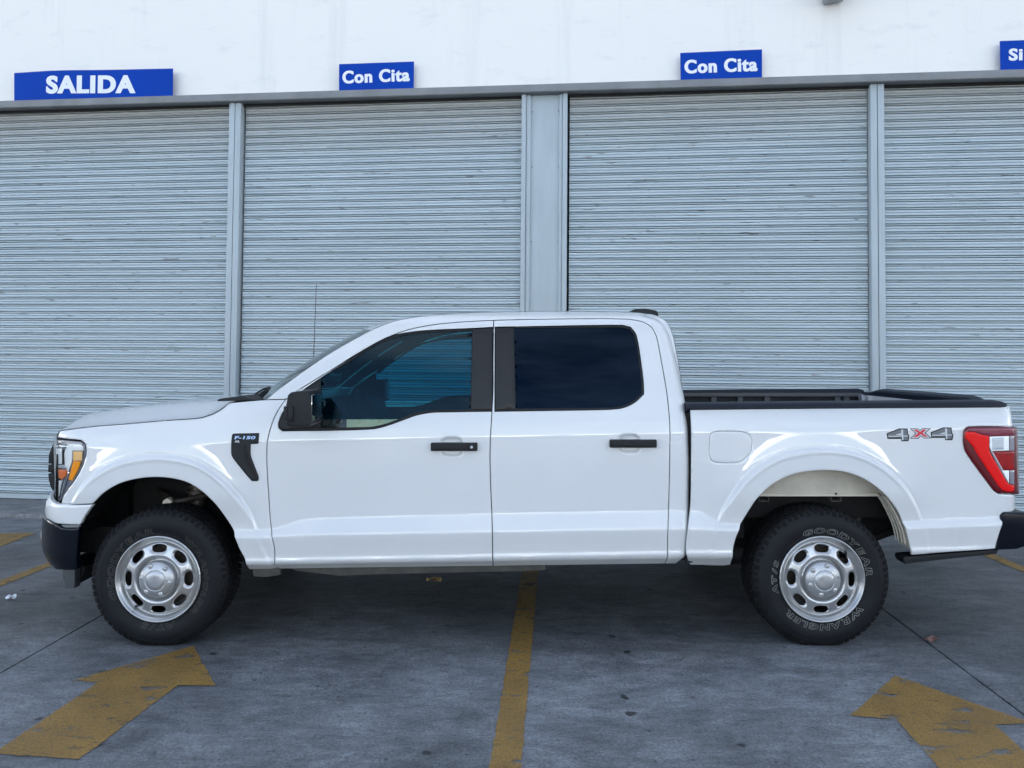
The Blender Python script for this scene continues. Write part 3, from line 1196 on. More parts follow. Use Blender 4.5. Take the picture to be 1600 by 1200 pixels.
# ================================================================== BUILDING
bld = empty('garage_building')
bld.matrix_world = WM
tag(bld, 'white-walled service garage with four closed grey roller shutters', 'building')
WB, WT = 4.355, 4.44
uL, uR = wl(366.3, 300)[0], wl(1370.5, 300)[0]
pL, pR = wl(813.5, 320)[0], wl(886.5, 320)[0]
gh = (wl(375.3, 300)[0] - wl(357, 300)[0]) / 2      # half width of a double guide
gh2 = (wl(1381.5, 300)[0] - wl(1360, 300)[0]) / 2
SHW = pL - (uL + gh)

mb = MB()
mb.box(-16, 16, 0.06, 12, WT - 0.02, 9.2)             # upper wall and the mass of the hall
mb.box(-16, 16, 0.45, 12, -0.2, WT - 0.02)
mb.build('upper_wall', M['facade'], bld)
mb = MB()
mb.box(-16, 16, -0.075, 0.06, WB, WT - 0.002)
mb.box(-16, 16, -0.085, -0.075, WB + 0.004, WB + 0.012)
mb.build('header_beam', M['steelgrey'], bld, bevel=0.004, seg=2)
mb = MB()
mb.box(-16, 16, 0.030, 0.048, WB - 0.022, WB - 0.002)  # dark strip before the slats, standing in for the shadow gap below the header
mb.box(-16, 16, 0.055, 0.44, WB - 0.001, WB + 0.06)
mb.build('soffit_and_gap_shade', M['gap'], bld)
# centre pillar with its edge flanges
mb = MB()
fl = wl(828, 320)[0] - pL
mb.box(pL + fl * 0.5, pR - fl * 0.5, 0.02, 0.4, -0.2, WB + 0.0)
pil = mb.build('pillar_panel', M['post'], bld, bevel=0.003)
mb = MB()
mb.box(pL + 0.004, pL + 0.052, -0.025, 0.2, -0.2, WB - 0.002)
mb.box(pL + 0.056, pL + 0.10, -0.008, 0.1, -0.2, WB - 0.004)
mb.build('shutter_guide', M['post'], bld, bevel=0.004)
mb = MB()
mb.box(pR - 0.052, pR - 0.004, -0.025, 0.2, -0.2, WB - 0.002)
mb.box(pR - 0.088, pR - 0.056, -0.008, 0.1, -0.2, WB - 0.004)
mb.build('shutter_guide', M['post'], bld, bevel=0.004)
mb = MB()
for zz in (0.4, 1.2, 2.0, 2.82, 3.6, 4.18):
    for uu in (pL + 0.115, pR - 0.10):
        mb = MB()
        mb.bar((uu, 0.012, zz), (uu, 0.03, zz), 0.007, 8)
        mb.build('rivet', M['steelgrey'], bld)
for uc, hw in ((uL, gh), (uR, gh2)):
    mb = MB()
    mb.box(uc - hw, uc - 0.003, -0.025, 0.2, -0.2, WB - 0.002)
    mb.box(uc + 0.003, uc + hw, -0.025, 0.2, -0.2, WB - 0.002)
    mb.build('shutter_guide', M['post'], bld, bevel=0.004)
    mb = MB()
    mb.box(uc - 0.003, uc + 0.003, -0.012, 0.15, -0.2, WB - 0.003)
    mb.build('guide_seam', M['frame'], bld)

# roller shutters
PER = 0.0802
prof = [(0.0, 0.006), (0.0012, 0.044), (0.0058, 0.044), (0.0070, 0.005), (0.0095, 0.001), (0.0155, 0.0015), (0.0182, 0.008), (0.0192, 0.044), (0.0242, 0.044),
        (0.0257, 0.007), (0.032, 0.001), (0.044, 0.0025), (0.0515, 0.0095), (0.0580, 0.0025), (0.070, 0.0008), (0.0780, 0.004), (0.0802, 0.006)]


def make_shutter(u0, u1, sag, seed):
    r = random.Random(seed)
    mb = MB()
    mb.box(u0, u1, 0.028, 0.085, 0.010, 0.060)        # bottom bar
    sh = mb.build('roller_shutter', M['post'], bld)
    mb = MB()
    mb.box(u0, u1, 0.125, 0.16, -0.02, WB + 0.05)
    mb.build('curtain_backing', M['gap'], sh)
    nu = 10
    data = []
    for kk in range(3):
        vs, fs = [], []
        for i in range(nu + 1):
            u = (i / nu - 0.5) * (u1 - u0 - 0.026) - 0.0 + 0.007
            wob = r.uniform(-1, 1) * 0.0012
            for (z, y) in prof:
                vs.append((u, y + wob, z))
        n = len(prof)
        for i in range(nu):
            for j in range(n - 1):
                a_ = i * n + j
                fs.append((a_, a_ + n, a_ + n + 1, a_ + 1))
        me = bpy.data.meshes.new('slat')
        me.from_pydata(vs, [], fs)
        me.shade_smooth()
        me.set_sharp_from_angle(angle=math.radians(50))
        me.materials.append(M['slat'])
        data.append(me)
    ns = int((WB + 0.03 - 0.06) / PER) + 1
    for k in range(ns):
        o = bpy.data.objects.new('slat', data[r.randrange(3)])
        COL.objects.link(o)
        o.parent = sh
        hk = k / ns
        o.location = ((u0 + u1) / 2, 0.05 + r.uniform(-0.0018, 0.0018), 0.06 + k * PER)
        o.rotation_euler = (0, -sag * hk * hk + r.uniform(-0.0004, 0.0004), r.uniform(-0.0006, 0.0006))
    return sh


make_shutter(uL - gh - SHW - 0.0, uL - gh - 0.002, 0.006, 1)
make_shutter(uL + gh + 0.002, pL + 0.002, 0.0035, 2)
make_shutter(pR - 0.002, uR - gh2 - 0.002, 0.004, 3)
make_shutter(uR + gh2 + 0.002, uR + gh2 + SHW, 0.0, 4)
# flank walls past the outer shutters
mb = MB()
mb.box(-16, uL - gh - SHW, 0.0, 0.45, -0.2, WB - 0.001)
mb.box(uR + gh2 + SHW, 16, 0.0, 0.45, -0.2, WB - 0.001)
mb.build('side_wall', M['facade'], bld)
# paler threshold strip at the wall foot
mb = MB()
d0 = 0.70
mb.addm([(-16, -d0, -0.16), (16, -d0, -0.16), (16, 0.5, -0.16), (-16, 0.5, -0.16), (-16, -d0, 0.002), (16, -d0, 0.002), (16, 0.5, 0.004), (-16, 0.5, 0.004)],
        [(0, 3, 2, 1), (4, 5, 6, 7), (0, 1, 5, 4), (1, 2, 6, 5), (2, 3, 7, 6), (3, 0, 4, 7)])
ap = mb.build('pavement', M['apron'], None, bevel=0.006)
ap.matrix_world = WM
tag(ap, kind='structure')


# ---- signs
def sign(label, corners_px, txt, tbox_px, bow=0.0, off=0.012, textoff=0.03):
    cs = [wl(x, y, off) for x, y in corners_px]        # tl, tr, br, bl
    root = empty('wall_sign')
    root.matrix_world = WM
    nu = 16
    vs, fs = [], []
    tl, tr, br, bl = [np.array(c) for c in cs]
    for side in (0, 1):
        for i in range(nu + 1):
            t = i / nu
            b_ = bow * math.exp(-((t - 0.28) / 0.22)**2)
            y = -off - 4 * bow * t * (1 - t) * 0.4 - (0.005 if side == 0 else 0)
            for P0, P1, q in ((bl, br, 0.0), (tl, tr, b_)):
                P = P0 + (P1 - P0) * t
                vs.append((P[0], y, P[1] + q * 0.35))
    n2 = 2 * (nu + 1)
    for i in range(nu):
        a_ = 2 * i
        fs.append((a_, a_ + 2, a_ + 3, a_ + 1))
        fs.append((n2 + a_, n2 + a_ + 1, n2 + a_ + 3, n2 + a_ + 2))
        fs.append((a_, n2 + a_, n2 + a_ + 2, a_ + 2))
        fs.append((a_ + 1, a_ + 3, n2 + a_ + 3, n2 + a_ + 1))
    fs += [(0, 1, n2 + 1, n2), (2 * nu, n2 + 2 * nu, n2 + 2 * nu + 1, 2 * nu + 1)]
    p = mesh_obj('sign_panel', vs, fs, M['sign'], root)
    v, f = text_mesh(txt, offset=textoff, res=6, spacing=1.13)
    tc_ = [np.array(wl(x, y, off)) for x, y in tbox_px]  # bl, br, tl
    a_, b_ = v.min(0), v.max(0)
    cap = b_[1]
    mnx = a_[0]
    sx = (v[:, 0] - mnx) / (b_[0] - mnx)
    sz = v[:, 1] / text_cap(txt, v)
    bl_, br_, tl_ = tc_
    pts = []
    for i in range(len(v)):
        P = bl_ + (br_ - bl_) * sx[i] + (tl_ - bl_) * sz[i]
        t = float(np.clip((P[0] - bl[0]) / (br[0] - bl[0]), 0, 1))
        y = -off - 4 * bow * t * (1 - t) * 0.4 - 0.005 - 0.0015
        pts.append((P[0], y, P[1]))
    n0 = len(pts)
    hgt = float(np.linalg.norm(tl_ - bl_))
    allp, allf = [], []
    for q, dx in enumerate((-0.028, 0.0, 0.028)):
        allp += [(x + dx * hgt, y - 0.0004 * q, z) for x, y, z in pts]
        allf += [[i + n0 * q for i in ff] for ff in f]
    # one object per letter
    par = list(range(len(allp)))
    def find(i):
        while par[i] != i:
            par[i] = par[par[i]]
            i = par[i]
        return i
    for ff in allf:
        for i in ff[1:]:
            par[find(i)] = find(ff[0])
    comp = {}
    for k, ff in enumerate(allf):
        comp.setdefault(find(ff[0]), []).append(k)
    spans = []
    for k_, fl_ in comp.items():
        xs_ = [allp[i][0] for q in fl_ for i in allf[q]]
        spans.append([min(xs_), max(xs_), fl_])
    spans.sort(key=lambda a: a[0])
    merged = []
    for a_, b_, fl_ in spans:
        if merged and (merged[-1][1] - a_) > 0.25 * min(b_ - a_, merged[-1][1] - merged[-1][0]):
            merged[-1][1] = max(merged[-1][1], b_)
            merged[-1][2] = merged[-1][2] + fl_
        else:
            merged.append([a_, b_, list(fl_)])
    for a_, b_, fl_ in merged:
        ids = sorted({i for q in fl_ for i in allf[q]})
        mp_ = {i: k for k, i in enumerate(ids)}
        mesh_obj('letter', [allp[i] for i in ids], [[mp_[i] for i in allf[q]] for q in fl_], M['white'], p)
    tag(root, label, 'sign', 'blue signs above the shutters')
    return root


def text_cap(txt, v):
    return v[:, 1].max()


sign('wide blue sign reading SALIDA, at the far left above the header beam',
     [(22.6, 114.7), (270.7, 107.3), (270, 152.5), (22.6, 158)], 'SALIDA', [(74, 145.5), (212.5, 145), (74.5, 119)], bow=0.035, off=0.03, textoff=0.04)
sign('small blue sign reading Con Cita above the second shutter from the left',
     [(530, 100.5), (647, 96.4), (646.3, 140.6), (530, 144.4)], 'Con Cita', [(535.8, 130.2), (640, 126.2), (535.6, 111)], textoff=0.03)
sign('blue sign reading Con Cita above the shutter right of the pillar',
     [(1062.8, 83), (1190.5, 77.4), (1190.5, 123.6), (1063.5, 128.5)], 'Con Cita', [(1070, 114.5), (1183, 110.5), (1069.6, 94)], textoff=0.03)
sign('blue sign cut by the right edge of the photo, its text starting with Si',
     [(1562, 64.4), (1694, 59.4), (1694, 107.5), (1563, 111.3)], 'Sin Cita', [(1576.2, 94.5), (1682, 91), (1576.2, 76.3)], textoff=0.03)

# ---- wall lamp at the top edge
lc = wl(1303, 2)
root = empty('wall_lamp')
root.matrix_world = WM @ Matrix.Translation((lc[0], 0.06, lc[1]))
mb = MB()
mb.prism([(-0.105, 0.01), (-0.115, 0.16), (0.12, 0.16), (0.095, 0.01), (0.03, 0.0), (-0.09, -0.02)], -0.30, -0.02)
mb.build('lamp_housing', M['lampbody'], root, bevel=0.012)
mb = MB()
mb.box(-0.012, 0.022, -0.36, -0.30, -0.045, 0.30)
mb.bar((0.005, -0.33, -0.045), (-0.018, -0.33, -0.10), 0.008)
mb.bar((-0.02, -0.0, 0.22), (-0.02, -0.34, 0.30), 0.012)
mb.build('lamp_bracket', M['chrome'], root)
tag(root, 'grey metal wall lamp at the top edge, high above the shutters', 'wall lamp')


# ================================================================== TRUCK
def loft(name, secs, m, parent=None, closed=False, caps=False, smooth=True, sharp=40, both=False):
    n = len(secs[0])
    v = [p for s_ in secs for p in s_]
    f = []
    for i in range(len(secs) - 1):
        for j in range(n if closed else n - 1):
            k = (j + 1) % n
            f.append((i * n + j, (i + 1) * n + j, (i + 1) * n + k, i * n + k))
    if caps:
        f += [list(range(n)), list(range((len(secs) - 1) * n, len(secs) * n))[::-1]]
    res_ = []
    for side in ((0, 1) if both else (0,)):
        vv = mir(v) if side else v
        me = bpy.data.meshes.new(name)
        me.from_pydata([tuple(map(float, p)) for p in vv], [], f)
        bm = bmesh.new()
        bm.from_mesh(me)
        bmesh.ops.recalc_face_normals(bm, faces=bm.faces)
        bm.to_mesh(me)
        bm.free()
        me.materials.append(m)
        if smooth:
            me.shade_smooth()
            me.set_sharp_from_angle(angle=math.radians(sharp))
        o = bpy.data.objects.new(name, me)
        COL.objects.link(o)
        put(o, parent)
        res_.append(o)
    return res_[0] if not both else res_


def tbuild(mb, name, m, parent=None, **kw):
    return put(mb.build(name, m, None, **kw), parent)


def mirror_mb(mb):
    q = MB()
    q.v = [(x, TW - y, z) for x, y, z in mb.v]
    q.f = [f[::-1] for f in mb.f]
    q.mi = list(mb.mi)
    return q


SEAM_F = [(446.6, 624), (434, 642), (423.3, 667), (417.2, 695.8), (416.8, 721), (419.7, 774.7), (423.3, 821.3), (428.7, 857), (433.5, 888.8)]
DOORTOP_F = [(446.6, 624), (471.7, 606.2), (518.3, 577.5), (561.3, 550.6), (600.7, 529), (633, 516.6), (668.8, 508.7), (722.6, 503), (771.4, 500.5)]
SEAM_B = [(771.4, 500.5), (770.6, 560), (770.3, 613.4), (768.6, 645), (766.3, 685), (765.6, 715), (766.6, 756.7), (769.2, 828.4), (770.5, 884.6)]
DOORTOP_R = [(771.4, 500.5), (847.5, 498.7), (955, 498), (987.3, 499.4), (1005, 503.3), (1017.8, 511.2), (1025, 523.8), (1033.9, 566.8), (1042.9, 620.5), (1046.5, 660), (1046.8, 699.4), (1044.7, 792.6), (1043.9, 828.4), (1039.3, 881)]

# ---- front fender with its wheel opening
fender_px = [(95.5, 786.8), (98, 777.5), (118.5, 747.5), (130.8, 723), (134.6, 705), (133.2, 694), (127, 688.8), (110, 686.5), (90, 684), (93.5, 673), (145, 666.5), (197.5, 662.3), (250, 657.8), (318, 652), (340, 643.5), (358.5, 629.5), (414, 624.8), (446.6, 624)] + SEAM_F[1:] + [(433.5, 888.8)][:0] + [(389, 889.6)] + ARCH_F[::-1][1:-2] + [(145.5, 787.3)][:0]
fend, fend2 = panel('front_fender', [fender_px], M['paint'], YS, res=0.010)

# ---- doors
fo = [(435.8, 669.5), (434.8, 663.5), (439.4, 649.2), (453.8, 627.7), (472, 611), (496.8, 593.7), (543.4, 563.2), (579.2, 539.9), (600, 529), (615, 523.8), (650.9, 517.7), (686.7, 515.3), (738.7, 513), (765, 511.5), (765, 642.5), (704.7, 643.8), (672.4, 644.8), (650.9, 648.8), (629.4, 656.4), (604.3, 665.3), (586.4, 669.8), (557.7, 671.6), (441.2, 673.6)]
fopen = [(435.8, 669.5), (434.8, 663.5), (439.4, 649.2), (453.8, 627.7), (472, 611), (496.8, 593.7), (543.4, 563.2), (579.2, 539.9), (600, 529), (615, 523.8), (650.9, 517.7), (686.7, 515.3), (738.7, 513), (770.2, 511.2), (770.1, 642.8), (704.7, 643.8), (672.4, 644.8), (650.9, 648.8), (629.4, 656.4), (604.3, 665.3), (586.4, 669.8), (557.7, 671.6), (441.2, 673.6)]
ropen = [(773.4, 511), (973, 508.3), (985.5, 511.2), (992.7, 520.2), (996.8, 534.5), (1005.6, 599), (1006, 616), (990.9, 629.5), (973, 637.4), (955, 639.7), (773.0, 643)]
gfront = [(501.4, 590), (543.4, 566.8), (579.2, 543.6), (615, 527.6), (650.9, 521), (686.7, 518.3), (737.3, 516), (735.3, 639.6), (704.7, 640.6), (668.8, 642), (647.3, 645.8), (627, 653.2), (600.7, 662.5), (582.8, 666.6), (542.7, 668), (501, 668.4)]
grear = [(803.2, 512.8), (972, 511.8), (983.5, 514.2), (989.7, 522.2), (993.8, 535.5), (1002.2, 599), (1002.5, 615), (989, 626.5), (972, 634.4), (955, 636.6), (806, 638.6)]


def cup(cx, cy, hw, hh):
    X, Z = unproj(cx, cy, 0.045)
    rx, rz = hw / 281.0, hh / 281.0

    def fn(x, z):
        d = (np.abs((x - X) / rx)**3 + np.abs((z - Z) / rz)**3)**(1 / 3.0)
        return 0.012 * smoothstep((1.0 - d) / 0.22)
    return fn


cupf = cup(706, 698.3, 19, 15.5)
cupr = cup(984, 693.3, 18.5, 15)
YDF = lambda x, z: YN(x, z) + cupf(x, z)
YDR = lambda x, z: YN(x, z) + cupr(x, z)
door_f_px = DOORTOP_F + SEAM_B[1:] + SEAM_F[::-1][:-1]
door_r_px = DOORTOP_R + SEAM_B[::-1][:-1]


def trim_shift(fn, off):
    return lambda x, z: fn(x, z) + off


fd, fd2 = panel('front_door', [door_f_px, fopen], M['paint'], YDF, res=0.0085)
rd, rd2 = panel('rear_door', [door_r_px, ropen], M['paint'], YDR, res=0.0085)
# inner trims
for (dl, hl, dn) in ((door_f_px, gfront, (fd, fd2)), (door_r_px, grear, (rd, rd2))):
    lo = [resample(to_xz(dl, YN), 0.03), resample(to_xz(hl, YN), 0.03)]
    lo = [inset(lo[0] if area2(lo[0]) > 0 else lo[0][::-1], 0.02), lo[1]]
    v, f = plate(lo, lambda x, z: YN(x, z) + 0.030, res=0.06, flange=0.0, roll=0)
    put(mesh_obj('door_trim', v, f, M['interior'], smooth=True), dn[0])
    put(mesh_obj('door_trim', mir(v), rev(f), M['interior'], smooth=True), dn[1])

# black window surrounds (frame, sail, pillar cover) and the glass
panel('window_frame', [fopen, gfront], M['rubber_seal'], YN, parent=fd, both=fd2, off=0.006, gap=0.0, roll=0.001, flange=0.02)
panel('window_frame', [ropen, grear], M['rubber_seal'], YN, parent=rd, both=rd2, off=0.006, gap=0.0, roll=0.001, flange=0.02)
panel('pillar_cover', [[(738.8, 514.5), (768.7, 512.8), (768.5, 640.6), (736.6, 640.8)]], M['pillar'], YN, parent=fd, both=fd2, off=0.002, gap=0.0, roll=0.002, res=0.03)
panel('pillar_cover', [[(774.6, 513), (801.5, 512.6), (804.2, 640), (774.2, 641)]], M['pillar'], YN, parent=rd, both=rd2, off=0.002, gap=0.0, roll=0.002, res=0.03)
panel('mirror_sail', [[(437.5, 669.5), (436.5, 663.5), (441, 650), (455, 629.5), (473, 613), (497, 596.5), (499.6, 596), (499, 668.5), (442, 671.6)]], M['trim'], YN, parent=fd, both=fd2, off=0.0, gap=0.0, roll=0.003, res=0.02)
# film stops short of the lower edge of the front glass
film_top = gfront[:9] + [(668.8, 642), (647.3, 645.8), (627, 653.2), (623.5, 654.8), (501.2, 655.4)]
film_low = [(501.2, 655.4), (623.5, 654.8), (600.7, 662.5), (582.8, 666.6), (542.7, 668), (501, 668.4)]
panel('window_glass', [film_top], M['glass_front'], YN, parent=fd, both=fd2, off=0.012, gap=0.0, roll=0.0, flange=0.0, res=0.03)
panel('window_glass', [film_low], M['glass_clear'], YN, parent=fd, both=fd2, off=0.012, gap=0.0, roll=0.0, flange=0.0, res=0.03)
panel('window_glass', [grear], M['glass_rear'], YN, parent=rd, both=rd2, off=0.012, gap=0.0, roll=0.0, flange=0.0, res=0.03)

# ---- cab frame: pillar, roof rail, rear corner
EDGE = [(414.7, 624.8), (447, 599.5), (480, 575.8), (510, 555.5), (540, 537.5), (570, 521), (585, 513.5), (604.5, 505.3), (620, 500.8), (640, 496.8), (668, 493.3), (700, 490.8), (740, 488.6), (772, 487.5), (850, 486.3), (955, 487), (1000, 488.6), (1019.6, 491.2), (1033.9, 496.8), (1044.7, 507.5), (1051.8, 524.8), (1059, 559.6), (1066, 606), (1071.5, 634.9), (1075, 670.7), (1077, 720.9), (1076.2, 796), (1071.5, 867.8), (1062.6, 875), (1055.4, 880.8)]
_ce = np.stack(unproj([p[0] for p in EDGE[17:28]], [p[1] for p in EDGE[17:28]], 0.15), 1)


def YCAB(x, z):
    y = YN(x, z)
    xe = np.interp(z, _ce[::-1, 1], _ce[::-1, 0])
    d = np.clip((x - (xe - 0.085)) / 0.085, 0, 1.15)
    return y + 0.075 * d**3 * (x > 0.6)


cab_px = EDGE + DOORTOP_R[::-1][:-1] + DOORTOP_F[::-1]
cab, cab2 = panel('cab_frame', [cab_px], M['paint'], YCAB, res=0.009, gap=0.0022)

# edge curve in 3-D for roof, windscreen and back panel
exz = resample(to_xz(EDGE, YCAB), 0.03, closed=False)
ey = YCAB(exz[:, 0], exz[:, 1])
E3 = np.stack([exz[:, 0], ey, exz[:, 1]], 1)
iroof0 = int(np.argmin(np.abs(E3[:, 0] - unproj(583, 514, 0.25)[0]) + (E3[:, 2] < 1.6) * 9))
irear = int(np.argmax(E3[:, 0] * 0 + (E3[:, 0] > 0.8) * (E3[:, 2] > 1.86) * np.arange(len(E3))))


def cross(i, nb, xb, zb, t):
    x, y, z = E3[i]
    s_ = 1 - (2 * t - 1)**2
    return (x + xb * s_, y + (TW - 2 * y) * t, z + zb * s_)


def secs(i0, i1, xbf, zbf, nt_=25, off=0.0):
    out_ = []
    for i in range(i0, i1 + 1):
        u = (i - i0) / max(1, i1 - i0)
        out_.append([cross(i, 0, xbf(u), zbf(u), j / (nt_ - 1)) for j in range(nt_)])
    return out_


roof = loft('roof', secs(iroof0, irear, lambda u: -0.17 * (1 - smoothstep(u / 0.25)) - 0.0, lambda u: 0.030 + 0.0 * u), M['paint'])
loft('windshield', secs(0, iroof0, lambda u: -0.23 + 0.06 * u, lambda u: 0.012 + 0.018 * u), M['windshield'])
loft('cab_back', secs(irear, len(E3) - 1, lambda u: 0.03 * smoothstep(u * 6), lambda u: 0.030 * (1 - smoothstep(u * 6))), M['paint'])
# rear window slab on the back panel
mb = MB()
xb0 = float(np.interp(1.42, _ce[::-1, 1], _ce[::-1, 0])) + 0.005
xb1 = float(np.interp(1.76, _ce[::-1, 1], _ce[::-1, 0])) + 0.01
mb.addm([(xb0 + 0.035, 0.42, 1.42), (xb0 + 0.035, TW - 0.42, 1.42), (xb1 + 0.03, TW - 0.48, 1.76), (xb1 + 0.03, 0.48, 1.76), (xb0 + 0.05, 0.42, 1.42), (xb0 + 0.05, TW - 0.42, 1.42), (xb1 + 0.045, TW - 0.48, 1.76), (xb1 + 0.045, 0.48, 1.76)],
        [(0, 1, 2, 3), (4, 7, 6, 5), (0, 4, 5, 1), (1, 5, 6, 2), (2, 6, 7, 3), (3, 7, 4, 0)])
tbuild(mb, 'rear_window', mat('rear_window_dark', (0.01, 0.012, 0.016), 0.05, coat=1.0), bevel=0.004)
# headliner and pillar linings (inside faces)
put(mesh_obj('headliner', [(x, y + 0.03 if y < TY0 else y - 0.03, z - 0.035) for s_ in secs(iroof0, irear, lambda u: -0.12 * (1 - smoothstep(u / 0.25)), lambda u: 0.02, 9) for x, y, z in s_],
             [(i * 9 + j, i * 9 + j + 1, (i + 1) * 9 + j + 1, (i + 1) * 9 + j) for i in range(irear - iroof0) for j in range(8)], M['headliner'], smooth=True))
lo = resample(to_xz(cab_px, YN), 0.05)
v, f = plate([inset(lo if area2(lo) > 0 else lo[::-1], 0.004)], lambda x, z: YCAB(x, z) + 0.028, res=0.08, flange=0.0, roll=0)
put(mesh_obj('pillar_lining', v, f, M['headliner'], smooth=True), cab)
put(mesh_obj('pillar_lining', mir(v), rev(f), M['headliner'], smooth=True), cab2)

# ---- hood
HL = [(93.5, 673), (110, 670.4), (145, 666.2), (197.5, 662), (250, 657.4), (318, 651.4), (340, 642.8), (358.5, 629.2)]
hxz = to_xz([(p[0], p[1]) for p in HL], YN)
HS = [(90.8, 671.8), (97.8, 663), (108, 656), (127.5, 651.5), (162.5, 644.8), (215, 635.7), (267.5, 628.7), (320, 623.8), (353, 621.5), (380, 619.5)]
sx, sz = unproj([p[0] for p in HS], [p[1] for p in HS], 0.62)
hr = resample(hxz, 0.03, closed=False)
hy = YN(hr[:, 0], hr[:, 1]) - 0.0015
secs_h = []
nT = 41
T = np.linspace(0, 1, nT)
S4 = np.minimum(T, 1 - T) * 2
# lip that drops to the grille
X0, Y0_, Z0_ = hr[0, 0], hy[0], hr[0, 1]
def hsec(X, Yn, Zn, zc, xb):
    r_ = []
    for t, s_ in zip(T, S4):
        y = Yn + (TW - 2 * Yn) * t
        d = min(y - Yn, TW - Yn - y)
        gz = smoothstep(d / 0.42) * 0.85 + 0.15 * smoothstep(d / 0.9)
        gz = gz + 0.10 * (1 - np.cos(np.clip(d / 0.16, 0, 1) * pi)) / 2 * (1 - smoothstep(d / 0.5))
        r_.append((X - xb * (1 - (1 - s_)**2), y, Zn + (zc - Zn) * min(gz, 1.03)))
    return r_
zfront = float(np.interp(X0 - 0.02, sx, sz))
for du, dzz, bx in ((0.020, -0.085, 0.115), (0.030, -0.055, 0.12), (0.024, -0.020, 0.118)):
    secs_h.append(hsec(X0 - du, Y0_ + 0.02, Z0_ + dzz, Z0_ + dzz + 0.035 + dzz * -0.0, bx))
for i in range(len(hr)):
    X, Z = hr[i]
    u = smoothstep((X - hr[0, 0]) / 0.9)
    zc = float(np.interp(X, sx, sz))
    xb = 0.11 * (1 - u) - 0.0
    if i == 0:
        zc = max(zc - 0.015, Z + 0.02)
    secs_h.append(hsec(X, hy[i], Z + 0.0005, max(zc, Z + 0.004), xb))
hood = loft('hood', secs_h, M['paint'], sharp=60)
# cowl
xh, yh, zh = hr[-1, 0], hy[-1], hr[-1, 1]
xw, zw_ = unproj(415, 625, 0.11)
zcw = float(np.interp(xh, sx, sz))
loft('cowl', [[(xh + 0.004 + 0.0 * t, 0.16 + (TW - 0.32) * t, zh - 0.012 + (zcw - zh - 0.0) * smoothstep(min(t, 1 - t) / 0.22)) for t in T],
              [(xw - 0.20 * (1 - (2 * t - 1)**2) + 0.05, 0.12 + (TW - 0.24) * t, zw_ + 0.004) for t in T]], M['trim'])
# wipers
def seg_bar(mb, pts, Yv, r):
    P = []
    for k, p in enumerate(pts):
        y = Yv[k] if isinstance(Yv, (list, tuple)) else Yv
        X, Z = unproj(p[0], p[1], y)
        P.append((float(X), y, float(Z)))
    for a_, b_ in zip(P, P[1:]):
        mb.bar(a_, b_, r, 8)
mb = MB()
seg_bar(mb, [(393, 620), (404, 612.5), (412, 607.6), (420.5, 605.3)], [0.40, 0.42, 0.45, 0.5], 0.006)
seg_bar(mb, [(398, 621.5), (410, 614), (421.5, 606.5)], [0.36, 0.40, 0.5], 0.010)
seg_bar(mb, [(404, 622), (416, 614), (422.5, 606)], [0.36, 0.40, 0.5], 0.006)
wip = tbuild(mb, 'wiper', M['trim'])
mb = MB()
pp = [(352.6, 623.2), (357, 621), (392, 617.2), (401, 620.5), (414.2, 624.0), (353, 625.2)]
XZ = [unproj(p[0], p[1], 0.28) for p in pp]
mb.prism([(float(a_), float(b_)) for a_, b_ in XZ], 0.15, 0.55)
tbuild(mb, 'cowl_grille', M['trim'], bevel=0.003)
mb = MB()
seg_bar(mb, [(410, 614), (421, 606)], [1.0, 1.15], 0.008)
tbuild(mb, 'wiper', M['trim'])

# ---- bed side
def Zp(py, X=2.8, Y=0.15):
    px = proj(X, Y, 1.0)[0]
    return float(unproj(px, py, Y)[1])


xe_ = 2.888
bed_l = list(map(tuple, to_xz([(1078.7, 637.7), (1300, 635.8), (1500, 634.2)], YR)))
bed_t = [(xe_, Zp(634.5)), (xe_, Zp(665.8))]
tl_in = [(1560, 666.0), (1513, 666.6), (1508, 669), (1505.8, 674), (1505.4, 693), (1508, 705), (1553, 767.4), (1559, 771.4), (1568, 772.4)]
tl_xz = list(map(tuple, to_xz(tl_in, YR)))
bed_b = [(xe_, Zp(772.0)), (xe_ - 0.005, Zp(792))]
bed_r = list(map(tuple, to_xz([(1572, 800.8), (1566.5, 806.3), (1564.5, 824.6), (1555, 856.9), (1424.5, 866.8)] + ARCH_R[::-1][1:] + [(1133, 883.6), (1078.7, 882.3), (1073.3, 868), (1075, 828), (1078.7, 796), (1080.5, 721), (1080.5, 671)], YR)))
fuel = [(1116, 674.6), (1160, 674.6), (1168, 677), (1173, 683), (1174.6, 690), (1174.2, 702), (1172, 708), (1158, 721), (1153, 723), (1117, 722.6), (1110.5, 719), (1108.4, 712), (1108.4, 686), (1110.5, 678)]
fxz = to_xz(fuel, YR)
outl = resample(bed_l + bed_t + tl_xz + bed_b + bed_r, 0.014)
fr = resample(fxz, 0.01)
v, f = plate([outl, fr], YR, res=0.010, flange=0.014, roll=0.0018, gap=0.0)
bs = put(mesh_obj('bed_side', v, f, M['paint'], smooth=True))
v2, f2 = plate([outl], YR, res=0.014, flange=0.014, roll=0.0018)
bs2 = put(mesh_obj('bed_side', mir(v2), rev(f2), M['paint'], smooth=True))
frr = fr if area2(fr) > 0 else fr[::-1]
v, f = plate([frr], YR, res=0.010, flange=0.010, roll=0.0014, gap=0.0016, rollw=0.002)
put(mesh_obj('fuel_door', v, f, M['paint'], smooth=True), bs)
mb = MB()
c0 = fr.mean(0)
mb.box(c0[0] - 0.13, c0[0] + 0.13, 0.062, 0.068, c0[1] - 0.10, c0[1] + 0.10)
tbuild(mb, 'filler_recess', M['gap'], bs)

